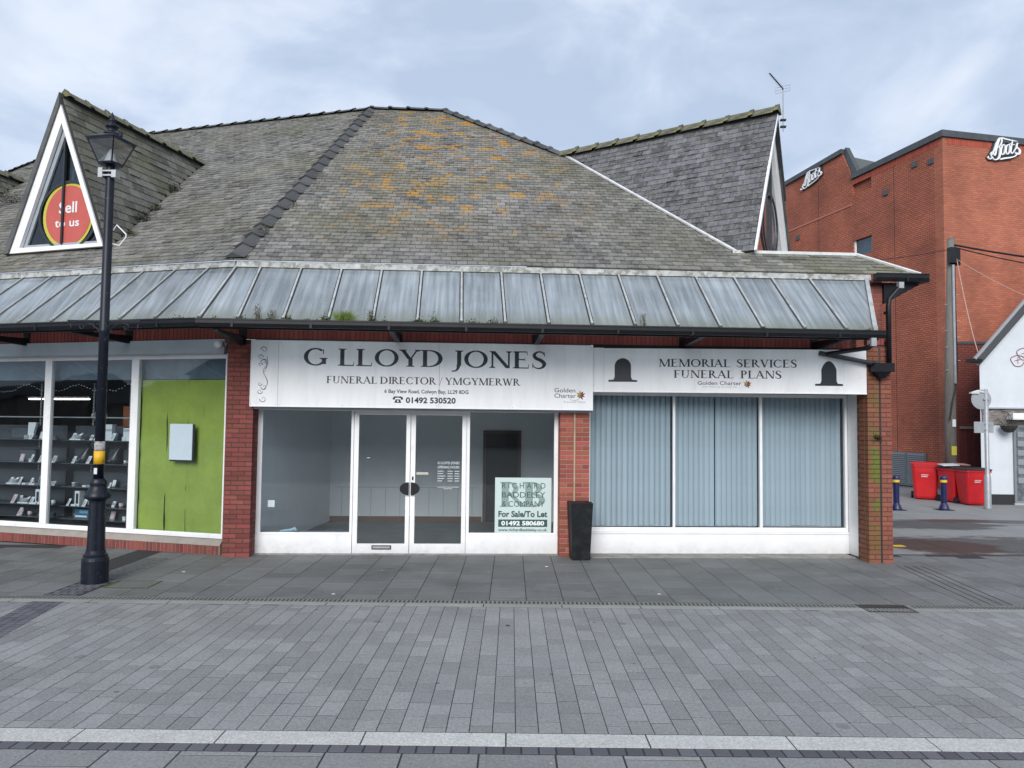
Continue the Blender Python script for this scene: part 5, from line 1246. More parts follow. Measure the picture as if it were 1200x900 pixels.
# ================================================================== LAMP POST
lp = thing('lamp_post', 'tall dark Victorian style lamp post with glazed lantern in front of the corner shop', 'lamp post', (-5.47, 10.24, .0))
mb = MB(); mb.lathe([(.165, 0), (.165, .30), (.158, .335), (.145, .35), (.15, .37), (.125, .39), (.118, .43)], n=28); mb.build('base', black_iron, lp, smooth=False)
mb = MB(); mb.lathe([(.112, .43), (.108, .6), (.10, 1.05), (.108, 1.10)], n=20, flute=.09); mb.build('fluted_shaft', black_iron, lp)
mb = MB(); mb.lathe([(.10, 1.08), (.165, 1.12), (.168, 1.145), (.14, 1.19), (.105, 1.25), (.10, 1.28), (.108, 1.30), (.108, 1.325), (.095, 1.34), (.098, 1.36), (.068, 1.37)], n=28, flute=.0); mb.build('collar', black_iron, lp, smooth=True)
mb = MB(); mb.lathe([(.064, 1.36), (.060, 3.3), (.066, 3.31), (.066, 3.36), (.060, 3.37), (.056, 5.35), (.058, 5.60), (.05, 5.62)], n=20); mb.build('pole', black_iron, lp, smooth=True)
mb = MB(); mb.box(-.49, .49, -.018, .018, 3.462, 3.478); mb.build('ladder_bar', black_iron, lp)
for s_ in (-1, 1):
    mb = MB(); pts = []
    for k in range(22): t = k / 21; pts.append((s_ * (.07 + .20 * t), 0, 3.34 + .10 * sin(t * pi * .6)))
    for k in range(16): a = pi * .5 - k * .42; r = .045 * (1 - k / 20); pts.append((s_ * (.29 + r * cos(a)), 0, 3.385 + r * sin(a)))
    mb.tube(pts, .009, 6)
    pts = [(s_ * (.06 + r_ * cos(a_)), 0, 3.30 + r_ * sin(a_)) for r_, a_ in [(.05 * (1 - k / 14), k * .5) for k in range(12)]]
    mb.tube(pts, .007, 6); mb.tube([(s_ * .47, 0, 3.46), (s_ * .44, 0, 3.38), (s_ * .46, 0, 3.34)], .008, 6); mb.build('scroll_bracket', black_iron, lp, smooth=True)
# lantern (corner towards camera)
ra = radians(33)
def sq(r, z): return [(r * cos(ra + k * pi / 2), r * sin(ra + k * pi / 2), z) for k in range(4)]
rT, rB, zT, zB_ = .285, .145, 5.90, 5.60
mb = MB(); tq, bq = sq(rT, zT), sq(rB, zB_)
for k in range(4): mb.bar(tq[k], bq[k], .018, .018); mb.bar(tq[k], tq[(k + 1) % 4], .03, .025); mb.bar(bq[k], bq[(k + 1) % 4], .02, .03)
mb.build('lantern_frame', black_iron, lp)
lg = glass_mat('lantern_glass', (.96, .97, .98), 4.5)
for k in range(4): MB().poly([]) if False else MB().prism([tq[k], tq[(k + 1) % 4], bq[(k + 1) % 4], bq[k]], (0, 0, -.002)).build('lantern_pane', lg, lp)
mb = MB(); mb.add(sq(.315, 5.91) + sq(.315, 5.93) + sq(.15, 5.995) + sq(.09, 6.015), [(3, 2, 1, 0)] + [(r * 4 + k, r * 4 + (k + 1) % 4, r * 4 + 4 + (k + 1) % 4, r * 4 + 4 + k) for r in range(3) for k in range(4)] + [(12, 13, 14, 15)]); mb.build('lantern_roof', black_iron, lp)
mb = MB(); mb.lathe([(.105, 6.0), (.11, 6.015), (.07, 6.035), (.055, 6.08), (.075, 6.10), (.09, 6.12), (.08, 6.14), (.04, 6.15), (.035, 6.185), (.055, 6.20), (.03, 6.22), (.012, 6.24), (.022, 6.265), (.02, 6.28), (.003, 6.32)], n=20); mb.build('finial', black_iron, lp, smooth=True)
mb = MB(); mb.lathe([(.05, 5.575), (.14, 5.585), (.145, 5.605), (.06, 5.61)], n=16); mb.build('lantern_base', black_iron, lp)
mb = MB(); mb.lathe([(.085, 5.61), (.08, 5.64), (.02, 5.80), (.015, 5.81)], n=16); mb.build('reflector', mat('white_reflector', (.75, .76, .78), .4), lp, smooth=True)
mb = MB(); mb.lathe([(.012, 5.93), (.03, 5.95), (.03, 6.0), (.018, 6.02)], (.17, -.10), 8); mb.build('photocell', black_iron, lp)
# mast clamp box
mb = MB(); mb.box(-.12, -.06, -.09, .03, 5.40, 5.53); mb.box(.06, .12, -.09, .03, 5.40, 5.50); mb.box(-.08, .08, -.085, -.06, 5.42, 5.44); mb.box(-.08, .08, -.085, -.06, 5.48, 5.50); mb.build('clamp_box', galv, lp)
mb = MB(); mb.lathe([(.0665, 1.74), (.0665, 1.76), (.0665, 1.86)], n=20); mb.build('sticker_band', mat('torn_sticker', (.35, .33, .33), .6, var=.8, nscale=25), lp, smooth=True)
mb = MB(); mb.lathe([(.067, 1.56), (.067, 1.735)], n=20); mb.build('yellow_sticker', mat('yellow_sticker', (.72, .40, .01), .5, tint=(.35, .3, .1), tfac=.9, tscale=14, tlo=.55, thi=.6), lp, smooth=True)
mb = MB(); mb.box(-.03, .012, -.0685, -.063, 1.43, 1.51); mb.build('paper_label', cardm, lp)
mb = MB(); mb.tube([(.06, .02, 4.70), (.10, .03, 4.78), (.22, .05, 4.66), (.22, .05, 4.62), (.14, .04, 4.50), (.055, .02, 4.52)], .009, 6); mb.build('cable_loop', white, lp, smooth=True)

# ================================================================== AERIAL
ae = thing('tv_aerial', 'small grey television aerial on a thin mast above the right gable', 'aerial', FM @ (A_ - rd.normalized() * .2 + Vector((0, 0, -.25))), 0)
mb = MB(); mb.tube([(0, 0, -.15), (0, 0, .68)], .012, 6); mb.build('mast', galv, ae)
mb = MB(); mb.box(-.05, .05, -.03, .03, .05, .08); mb.box(-.05, .05, -.03, .03, -.08, -.05); mb.build('mast_clamp', black_iron, ae)
mb = MB(); b0, b1 = Vector((-.03, -.03, .68)), Vector((-.28, -.08, .93)); mb.tube([b0 + (b0 - b1) * .1, b1], .012, 6); mb.build('boom', black_iron, ae)
mb = MB(); dr__ = Vector((.8, .45, .28)).normalized()
for k in range(9):
    p = b0 + (b1 - b0) * (.15 + .85 * k / 8); l = .075 - .003 * k; mb.tube([p - dr__ * l, p + dr__ * l], .0038, 5)
mb.build('director_rods', galv, ae)
mb = MB(); dx = Vector((.95, .1, .28)).normalized()
for zz in (-.055, .0, .055):
    c = Vector((0, 0, .66 + zz)); mb.tube([c - dx * .15, c + dx * .15], .0045, 5)
for s_ in (-.15, .15): c = Vector((0, 0, .66)) + dx * s_; mb.tube([c + Vector((0, 0, -.055)), c + Vector((0, 0, .055))], .0045, 5)
mb.build('reflector_grid', galv, ae)

# ================================================================== PLANTS
leafm = mat('weed_leaf', (.10, .13, .03), .8, rnd=.4, var=.3, nscale=20); stemm = mat('dry_stem', (.10, .07, .05), .8); grassm = mat('grass_blade', (.13, .19, .035), .8, rnd=.35); darkleaf = mat('dark_moss_leaf', (.035, .045, .022), .9, rnd=.4)
def tuft(name, label, cat, pos, w, h, n, kind, m=leafm, group='weeds growing along the canopy gutter'):
    t = thing(name, label, cat, pos, random.uniform(-.2, .2), group); mb = MB()
    for k in range(n):
        x = random.gauss(0, w * .3); y = random.uniform(-.03, .03); mb.tint = random.uniform(.01, .99)
        if kind == 'grass':
            a = random.uniform(0, 2 * pi); l = h * random.uniform(.6, 1.1); bx = cos(a) * l * .95; by = sin(a) * l * .6 - .04; ww = .004
            x *= .35; mid = Vector((x + bx * .45, y + by * .4, l * random.uniform(.4, .75))); tip = Vector((x + bx, y + by, l * random.uniform(-.1, .85)))
            mb.add([(x - ww, y, 0), (x + ww, y, 0), mid + Vector((ww * .7, 0, 0)), mid - Vector((ww * .7, 0, 0)), tip], [(0, 1, 2, 3), (3, 2, 4)])
        else:
            z = abs(random.gauss(0, h * .45)); s_ = random.uniform(.010, .022); a, b = random.uniform(0, 6.28), random.uniform(-.9, .9)
            u = Vector((cos(a) * cos(b), sin(a) * cos(b), sin(b))) * s_; v = Vector((-sin(a), cos(a), .3)).normalized() * s_ * .5; c = Vector((x * (1 - .4 * z / h), y, z))
            mb.add([c, c + u + v, c + u * 2, c + u - v], [(0, 1, 2, 3)])
    mb.build('foliage', m, t)
    if kind == 'stalk' or kind == 'weed':
        mb = MB()
        for k in range(3 if kind == 'weed' else 5):
            x = random.uniform(-w * .3, w * .3); q = h * (1.6 if kind == 'stalk' else .7) * random.uniform(.6, 1)
            mb.tube([(x, 0, 0), (x + random.uniform(-.02, .02), 0, q * .5), (x + random.uniform(-.04, .04), 0, q)], [.003, .0025, .0015], 4)
            if kind == 'stalk':
                for r in range(4): z = q * (.4 + .15 * r); mb.tube([(x, 0, z), (x + random.choice([-1, 1]) * .03, 0, z + .03)], .003, 4)
        mb.build('stem', stemm, t)
    return t
tuft('grass_tuft', 'bright green grass tuft spilling over the gutter above the sign', 'grass', FM @ Vector((-.80, -1.66, 3.57)), .36, .24, 200, 'grass', grassm)
ws = [(-2.62, .10, .05, 40, 'weed', 'low weed at the canopy corner bend'), (-2.25, .16, .07, 70, 'weed', 'low brownish weed by the first glazing bar'), (-2.02, .12, .17, 60, 'stalk', 'tallest dead stalked weed in the gutter left of the grass tuft'),
      (-1.82, .14, .10, 90, 'stalk', 'dark purple stalked weed beside the tallest dead stalk'), (-1.60, .14, .08, 120, 'weed', 'leafy green weed between two glazing bars left of the grass tuft'), (-1.33, .12, .04, 50, 'weed', 'flat rusty weed in the gutter left of the grass tuft'),
      (-1.08, .16, .11, 150, 'weed', 'bushy green weed just left of the grass tuft'), (-.42, .12, .12, 100, 'stalk', 'dark leaved weed just right of the grass tuft'), (-.22, .1, .06, 60, 'weed', 'little weed below a glazing bar right of the grass tuft'),
      (.26, .2, .08, 170, 'weed', 'spreading green weed above the letters of the sign'), (.50, .16, .11, 130, 'weed', 'taller feathery weed beside the spreading green weed'), (1.04, .2, .07, 120, 'weed', 'low green weed over the right half of the sign'),
      (1.34, .2, .09, 130, 'weed', 'leafy weed over the end of the sign lettering'), (3.55, .12, .14, 30, 'stalk', 'lone dead stalk weed above the right hand sign'), (5.35, .14, .04, 50, 'weed', 'small weed near the right end of the gutter'), (6.95, .2, .04, 80, 'weed', 'mossy weed in the last bay of the gutter')]
for x, w_, h_, n_, k_, lab in ws:
    tuft('gutter_weed', lab, 'plant', FM @ Vector((x, -1.66, 3.585)), w_, h_, n_, k_)
tuft('gutter_weed', 'small weed in the gutter left of the canopy corner', 'plant', FL @ Vector((.2, -1.46, 3.585)), .3, .06, 90, 'weed')
for (p, w_, h_, n_, mm, lab) in (((-3.28, 2.52, 6.9), .32, .2, 420, darkleaf, 'dark green clump growing highest in the valley beside the gable'), ((-2.96, 1.70, 6.27), .3, .14, 300, leafm, 'yellow green clump halfway down the valley beside the gable'),
                             ((-2.82, 1.22, 5.92), .3, .16, 320, darkleaf, 'dark clump in the valley below the yellow green one'), ((-2.62, .66, 5.50), .26, .10, 240, moss_m, 'flat mossy clump at the foot of the valley'),
                             ((-7.85, 2.6, 7.0), .8, .30, 900, darkleaf, 'dark shrubby clump on the roof at the left edge of the photo')):
    tuft('roof_plant', lab, 'plant', FL @ Vector((p[0], p[1] - .05, p[2] - .02)), w_, h_, n_, 'leafy', mm, 'plants rooted on the slate roof')
tuft('roof_plant', 'small weed rooted in the lower end of the hip tiles', 'plant', FM @ (O + sd * -2.45 + td * .95 + nd * .1), .2, .12, 90, 'weed', leafm, 'plants rooted on the slate roof')
tuft('roof_plant', 'small green weed beside the hip tiles two tiles above the lowest', 'plant', FM @ (O + sd * -2.15 + td * 2.0 + nd * .1), .2, .12, 90, 'weed', leafm, 'plants rooted on the slate roof')
tuft('pier_weed', 'black dead weed sprouting from the joint of the corner pier', 'plant', FM @ Vector((7.52, -.79, 1.96)), .16, .08, 90, 'weed', mat('dead_weed', (.01, .01, .01), .9), None)

# ================================================================== DEPARTMENT STORE (right background)
OB = Vector((15.13, 26.68, 0)); AB = radians(12.6)
bs = thing('brick_store', 'tall orange red brick store building with white script logos high on two walls', 'building', OB, AB)
bx_r = brick_wall_mat('store_brick_front', 'x', (.47, .15, .08), (.37, .11, .062), (.28, .12, .085), msize=.010)
bx_l = brick_wall_mat('store_brick_side', 'y', (.48, .14, .075), (.38, .105, .06), (.16, .06, .04), msize=.014)
MB().box(0, 30, -.0, .4, 0, 12.45).build('front_wall', bx_r, bs)
mb = MB(); w0, w1 = 3.75, 4.90
mb.prism([(0, .001, 0), (0, 4.95, 0), (0, 4.95, 11.8), (0, 4.95, 12.45), (0, .001, 12.45)], (.35, 0, 0)) if False else None
mb.box(0, .35, .401, w0, 0, 12.45); mb.box(0, .35, w0, w1, 0, 9.15); mb.box(0, .35, w0, w1, 9.85, 11.75); mb.box(.12, .35, w0, w1, 11.75, 12.45)
mb.prism([(0, w1, 0), (0, 10.05, 0), (0, 10.05, 12.95), (0, 9.70, 13.65), (0, 5.55, 13.75), (0, 4.95, 12.6), (0, w1, 12.4)], (.35, 0, 0))
mb.build('side_wall', bx_l, bs)
MB().box(.10, .14, w0, w1, 9.15, 9.85).build('window_pane', glass_dark, bs); mb = MB(); mb.box(.06, .12, w0, w0 + .08, 9.15, 9.85); mb.box(.06, .12, w1 - .08, w1, 9.15, 9.85); mb.build('window_frame', white, bs)
MB().box(.3, .35, w0 - .2, w1 + .2, 9.0, 10.0).build('window_back', grey_trim, bs)
cop = mat('dark_coping', (.06, .07, .075), .5, var=.2)
mb = MB(); mb.box(-.08, 30, -.08, .45, 12.45, 12.68); mb.box(-.08, .4, .45, 4.9, 12.45, 12.68)
mb.bar((.15, 4.85, 12.55), (.15, 5.6, 13.85), .5, .2, (1, 0, 0)); mb.bar((.15, 5.5, 13.84), (.15, 9.75, 13.74), .5, .2); mb.bar((.15, 9.7, 13.74), (.15, 10.1, 12.9), .5, .16, (1, 0, 0)); mb.build('coping', cop, bs)
mb = MB(); mb.prism([(.36, 5.6, 12.0), (.36, 5.6, 13.70), (5, 5.6, 13.2), (8, 5.6, 12.0)], (0, 4.4, 0)); mb.build('rear_roof', mat('grey_roof_sheet', (.12, .14, .14), .7), bs)
MB().box(.4, 29, .4, 10, 12.2, 12.3).build('flat_roof', cop, bs)
# soldier courses under the coping, built proud, and vents
sb = MB(); k = 0.2
while k < 4.0: sb.tint = random.uniform(.01, .99); sb.box(k, k + .066, -.008, .0, 12.2, 12.42); k += .076
sb.build('brick', mat('store_soldier_brick', (.36, .075, .045), .85, rnd=.12), bs, stuff=True)
sb = MB(); k = 0.2
while k < 4.85: sb.tint = random.uniform(.01, .99); sb.box(-.008, .0, k, k + .066, 12.2, 12.42); k += .076
sb.build('brick', MATS['store_soldier_brick'], bs, stuff=True)
MB().box(-.02, .0, 4.95, 10.0, 11.35, 11.43).build('string_course', mat('pale_brick_course', (.42, .16, .11), .85), bs)
for y, z in ((.55, 11.75), (1.35, 11.9), (2.9, 11.3), (8.8, 10.9)):
    mb = MB(); mb.box(-.05, .0, y - .13, y + .13, z - .1, z + .1); mb.build('air_brick', cop, bs)
lou = MB(); frame_rect(lou, 0, 1.0, 0, 1.0, 0, .04, .04)
# louvre doors in side wall
for q, y0 in enumerate((.98, 1.95)):
    o = MB(); o.box(-.06, -.02, y0, y0 + .94, .02, 1.25); ob = o.build('louvre_door', mat('grey_louvre', (.16, .18, .20), .5), bs)
    s_ = MB(); s_.prism([(-.09, y0 + .06, 0), (-.06, y0 + .06, .05), (-.05, y0 + .06, .045), (-.08, y0 + .06, -.005)], (0, .82, 0))
    me = s_.build('louvre_slat', MATS['grey_louvre'], ob, loc=(0, 0, .1)).data
    for k in range(1, 16): inst('louvre_slat', me, ob, Matrix.Translation((0, 0, .1 + k * .07)))
mb = MB(); mb.box(-.003, .0, 2.45, 2.475, 0, 12.2); mb.box(-.003, .0, 7.2, 7.225, 0, 12.9); mb.box(1.2, 1.22, -.003, .0, 0, 5.1); mb.box(.0, 30, -.003, .0, 5.1, 5.12); mb.build('movement_joint', joint_m, bs)
# script logo
def script(parent_loc, rot, sc, lab, flip=1):
    t = thing('store_logo', lab, 'sign', parent_loc, rot, 'store logos on the brick walls')
    strokes = [
        ([(.02, .14), (.03, .06), (.09, .03), (.14, .10), (.11, .24), (.16, .34), (.24, .20), (.30, .50), (.38, .84), (.44, .97), (.48, .88), (.44, .68), (.34, .56)], [.05, .06, .05, .04, .04, .045, .06, .08, .07, .05, .07, .06, .04]),
        ([(.12, .16), (.22, .42), (.30, .70), (.36, .90), (.42, .98)], [.02, .06, .08, .06, .04]),
        ([(.30, .58), (.40, .56), (.42, .40), (.38, .14), (.28, .03), (.18, .05), (.16, .14)], [.03, .07, .09, .09, .07, .05, .03]),
        ([(.55, .72), (.50, .66), (.45, .45), (.46, .30), (.52, .28), (.57, .42), (.59, .62), (.55, .72)], [.04, .06, .07, .06, .045, .05, .06, .04]),
        ([(.70, .74), (.64, .66), (.61, .48), (.62, .34), (.68, .32), (.73, .46), (.74, .64), (.70, .74)], [.04, .06, .07, .06, .045, .05, .06, .04]),
        ([(.84, .94), (.80, .70), (.77, .46), (.80, .36), (.86, .42)], [.05, .06, .065, .06, .03]),
        ([(.74, .76), (.90, .74)], [.05, .04]),
        ([(.86, .42), (.95, .62), (1.00, .84), (.97, .66), (1.07, .54), (1.05, .38), (.95, .36), (.93, .44)], [.04, .05, .06, .08, .10, .09, .06, .05]),
        ([(.47, .98), (.70, .93), (.99, .90)], [.085, .08, .03]),
        ([(.41, .06), (.55, .12), (.75, .18), (.92, .27), (1.0, .42)], [.09, .10, .085, .06, .03])]
    mb = MB(); bk = MB(); k = 0
    for pts, ws_ in strokes:
        for p in sstroke(pts, [q_ * .62 for q_ in ws_], 4):
            k += 1; mb.prism([(flip * a * sc[0], -.10 - (k % 9) * .0003, b * sc[1]) for a, b in p], (0, .05, 0))
    bk.prism([(flip * a * sc[0], -.04, b * sc[1]) for a, b in [(-.02, .1), (.05, -.02), (.40, .0), (.80, .10), (1.13, .38), (1.08, .93), (.45, 1.05), (.30, .98), (.12, .38)]], (0, .03, 0))
    mb.build('script_letters', mat('logo_white', (.85, .87, .88), .5), t); bk.build('dark_outline_panel', mat('logo_outline_dark', (.025, .025, .035), .6), t)  # dark panel outlines the script letters from behind
script(OB + Matrix.Rotation(AB, 3, 'Z') @ Vector((1.80, 0, 11.76)), AB, (1.30, .86), 'white joined script logo high on the front wall at the right edge')
script(OB + Matrix.Rotation(AB, 3, 'Z') @ Vector((0, 8.45, 13.0)), AB - pi / 2, (1.45, .72), 'white joined script logo on the far end of the side wall')

# lower brick wall with timber gate between pole and white cottage
lw = thing('gate_wall', 'darker brick wall section holding a brown timber gate beside the cottage', 'wall', (14.1, 24.4, 0), radians(3))
MB().box(-.02, .12, 0, .25, 0, 4.85).box(.12, 1.4, 0, .25, 2.22, 4.85).build('wall', brick_wall_mat('dark_wall_brick', 'x', (.22, .05, .035), (.17, .04, .03), (.08, .03, .025)), lw)
MB().box(.12, 1.4, -.02, .05, 2.14, 2.22).build('lintel', mat('weathered_lintel', (.25, .2, .17), .8), lw)
brown = mat('red_brown_boards', (.14, .028, .022), .7, rnd=.2, var=.15)
for k in range(9): MB().box(.13 + k * .14, .262 + k * .14, .06, .10, 0, 2.14).build('gate_board', brown, lw)
MB().box(-.02, 1.4, -.03, .28, 4.85, 4.93).build('coping', cop, lw)

# ================================================================== WHITE COTTAGE
hs = thing('white_cottage', 'white rendered house with steep dark roof verge at the right edge', 'house', (13.36, 21.9, 0), 0)
rend = mat('white_render', (.62, .66, .70), .85, fine=.12, fscale=40, var=.06, nscale=1.5, bump=.5)
mb = MB(); mb.prism([(0, 0, .30), (6, 0, .30), (6, 0, 7.1), (3.0, 0, 7.75), (0, 0, 4.33)], (3.6, 5, 0)); mb.build('wall', rend, hs)
MB().box(-.01, 6, -.02, .2, 0, .30).build('plinth', mat('black_plinth', (.02, .022, .025), .6), hs)
mb = MB(); mb.prism([(-.30, -.25, 4.0), (-.20, -.25, 3.93), (3.0, -.25, 7.55), (3.0, -.25, 7.85)], (3.9, 5.4, 0)); mb.build('roof', mat('dark_slate_roof', (.06, .065, .07), .7), hs)
mb = MB(); mb.bar((-.30, -.27, 4.12), (3.0, -.27, 7.93), .06, .09, (0, 1, 0)); mb.build('verge_trim', mat('grey_verge', (.32, .33, .34), .6), hs)
MB().box(-.45, -.1, -.3, -.1, 4.02, 4.12).build('eaves_gutter', black_plastic, hs)
mb = MB(); mb.box(.03, 1.35, -.05, .0, 2.28, 2.72); mb.build('fascia_board', mat('rotten_timber', (.20, .18, .165), .9, var=.6, nscale=6, stretch=(1, 1, 4)), hs)
MB().box(0, 3, -.12, .0, 2.72, 2.76).build('ledge', grey_trim, hs)
mb = MB(); frame_rect(mb, .90, 2.1, .06, 2.26, -.06, .0, .06); d = mb.build('door', mat('grey_door_frame', (.20, .22, .23), .5), hs)
MB().box(.96, 2.04, -.05, -.005, .12, 2.2).build('door_glass', mat('reeded_door_glass', (.12, .135, .15), .25, var=.5, nscale=7), d)
for k in range(6): MB().box(1.0, 1.18, -.07, -.052, .62 + k * .26, .78 + k * .26).build('glass_pattern', mat('etched_pane', (.26, .28, .30), .4), d)
MB().box(.88, 2.2, -.08, .3, .0, .06).build('doorstep', mat('pale_step', (.4, .4, .39), .8), hs)
mb = MB(); mb.box(.70, 1.4, -.35, -.05, 2.42, 2.52); mb.box(.70, 1.4, -.36, -.34, 2.45, 2.6); mb.build('canopy_lamp', white, hs)
# pink outline petals on the wall
mb = MB()
for cx, cz, r in ((1.10, 4.10, .20), (1.30, 4.30, .22)):
    pts = [(cx + r * (1 + .15 * sin(3 * a)) * cos(a), -.012, cz + r * .8 * sin(a)) for a in [2 * pi * k / 20 for k in range(21)]]; mb.tube(pts, .012, 5)
    mb.tube([(cx - .1, -.012, cz), (cx + .05, -.012, cz + .04)], .008, 4); mb.tube([(cx, -.012, cz - .08), (cx, -.012, cz + .1)], .008, 4)
mb.build('petal_outline', mat('dusky_pink_paint', (.30, .12, .14), .6), hs)
# hanging basket
hbk = thing('hanging_basket', 'bare wire hanging basket on a bracket on the white cottage wall', 'hanging basket', (13.97, 21.6, 2.25))
mb = MB(); mb.lathe([(.04, -.20), (.12, -.17), (.19, -.08), (.22, .0)], n=12); mb.build('basket', mat('basket_liner', (.03, .03, .028), .9), hbk)
mb = MB()
for a in (0, 2.1, 4.2): mb.tube([(.2 * cos(a), .2 * sin(a), 0), (0, 0, .34)], .005, 4)
mb.tube([(0, 0, .34), (0, .15, .40), (0, .28, .38)], .01, 5); mb.build('bracket', black_iron, hbk)
mb = MB()
for k in range(26): a = random.uniform(0, 6.28); mb.tube([(.1 * cos(a), .1 * sin(a), -.02), (.2 * cos(a), .2 * sin(a), random.uniform(.02, .16)), (.27 * cos(a), .27 * sin(a), random.uniform(0, .2))], .004, 3)
mb.build('dead_stems', stemm, hbk)
# satellite / road sign post
sp = thing('sign_post', 'grey metal sign post seen from behind with round and rectangular sign backs', 'sign post', (12.76, 20.66, 0))
mb = MB(); mb.lathe([(.095, 0), (.085, .05), (.085, .85), (.065, .92), (.055, .95), (.055, 3.2), (.02, 3.22)], n=14); mb.build('post', galv, sp, smooth=True)
mb = MB(); mb.prism([(-.12 + .27 * cos(a), -.0, 2.94 + .27 * sin(a)) for a in [2 * pi * k / 24 for k in range(24)]], (0, .02, 0)); mb.build('round_sign_back', galv, sp)
MB().box(-.34, .18, -.02, .0, 2.04, 2.34).build('plate_sign_back', galv, sp); mb = MB(); mb.box(-.08, .08, -.05, .07, 2.1, 2.14); mb.box(-.08, .08, -.05, .07, 2.26, 2.30); mb.box(-.08, .08, -.05, .07, 2.92, 2.96); mb.build('sign_clip', galv, sp)
mb = MB(); mb.tube([(.0, 0, 3.12), (-.22, 0, 3.16), (-.36, 0, 3.12)], [.03, .035, .03], 8); mb.box(-.42, -.2, -.05, .05, 3.09, 3.14); mb.build('sign_lamp', mat('pale_lamp_head', (.55, .57, .58), .4), sp)

# ================================================================== TELEGRAPH POLE AND WIRES
tp = thing('telegraph_pole', 'weathered wooden telegraph pole in front of the brick store', 'telegraph pole', (13.22, 23.2, 0), 0)
wood = mat('weathered_pole_wood', (.15, .14, .125), .85, var=.25, nscale=3, fine=.3, fscale=25, stretch=(1, 1, .15))
mb = MB(); mb.tube([(0, 0, 0), (.03, 0, 3), (.14, 0, 7.9)], [.17, .155, .115], 14); mb.tube([(.14, 0, 7.9), (.141, 0, 7.98)], [.115, .05], 14); mb.build('pole_shaft', wood, tp, smooth=True)
mb = MB(); mb.box(-.04, .16, -.26, -.10, 7.15, 7.62); mb.build('junction_box', black_plastic, tp); mb = MB(); mb.box(.22, .34, -.14, -.02, 7.1, 7.6); mb.build('junction_box', black_plastic, tp)
mb = MB()
for z in (3.9, 4.6, 5.1, 5.9): mb.tube([(-.14, -.1, z), (-.06, -.1, z)], .012, 5); mb.tube([(.2, -.1, z + .3), (.30, -.1, z + .3)], .012, 5)
mb.build('climbing_step', galv, tp)
mb = MB(); mb.tube([(.16, -.13, 7.2), (.15, -.15, 6), (.16, -.17, 4.0), (.1, -.18, 3.4), (-.02, -.19, 2.9), (-.1, -.19, 2.4)], .022, 6); mb.build('cable', black_plastic, tp); mb = MB(); mb.box(.06, .12, -.2, -.15, 3.5, 7.1); mb.build('cable_cover', galv, tp)
MB().box(-.06, .09, -.19, -.165, 1.35, 1.62).build('yellow_notice', mat('yellow_notice', (.45, .42, .05), .6), tp); MB().box(-.02, .08, -.19, -.165, 2.2, 2.42).build('white_label', cardm, tp)
def wire(lab, a, b, sag, r=.012, m=black_plastic):
    a, b = Vector(a), Vector(b); pts = [a + (b - a) * (k / 14) - Vector((0, 0, sag * 4 * (k / 14) * (1 - k / 14))) for k in range(15)]
    o = MB().tube(pts, r, 5).build('overhead_wire', m); tag(o, lab, 'wire', 'wires from the telegraph pole')
wire('thick upper black cable running right from the telegraph pole top', (13.4, 23.1, 7.72), (20, 20, 6.4), .25, .03)
wire('thinner black cable just below the thick one right of the pole', (13.4, 23.1, 7.65), (20, 21.5, 6.5), .3, .018)
wire('thin black wire running left from the pole across the brick wall', (13.3, 23.15, 7.6), (6.0, 18.5, 6.1), .15, .010)
wire('pale hanging wire dropping from the pole to the cottage eaves', (13.45, 23.1, 7.4), (13.3, 21.75, 4.1), .25, .012, mat('pale_wire', (.5, .35, .3), .6))
wire('thin pale wire slanting right from the pole', (13.45, 23.1, 7.3), (16, 21, 5.2), .2, .008, MATS['pale_wire'])

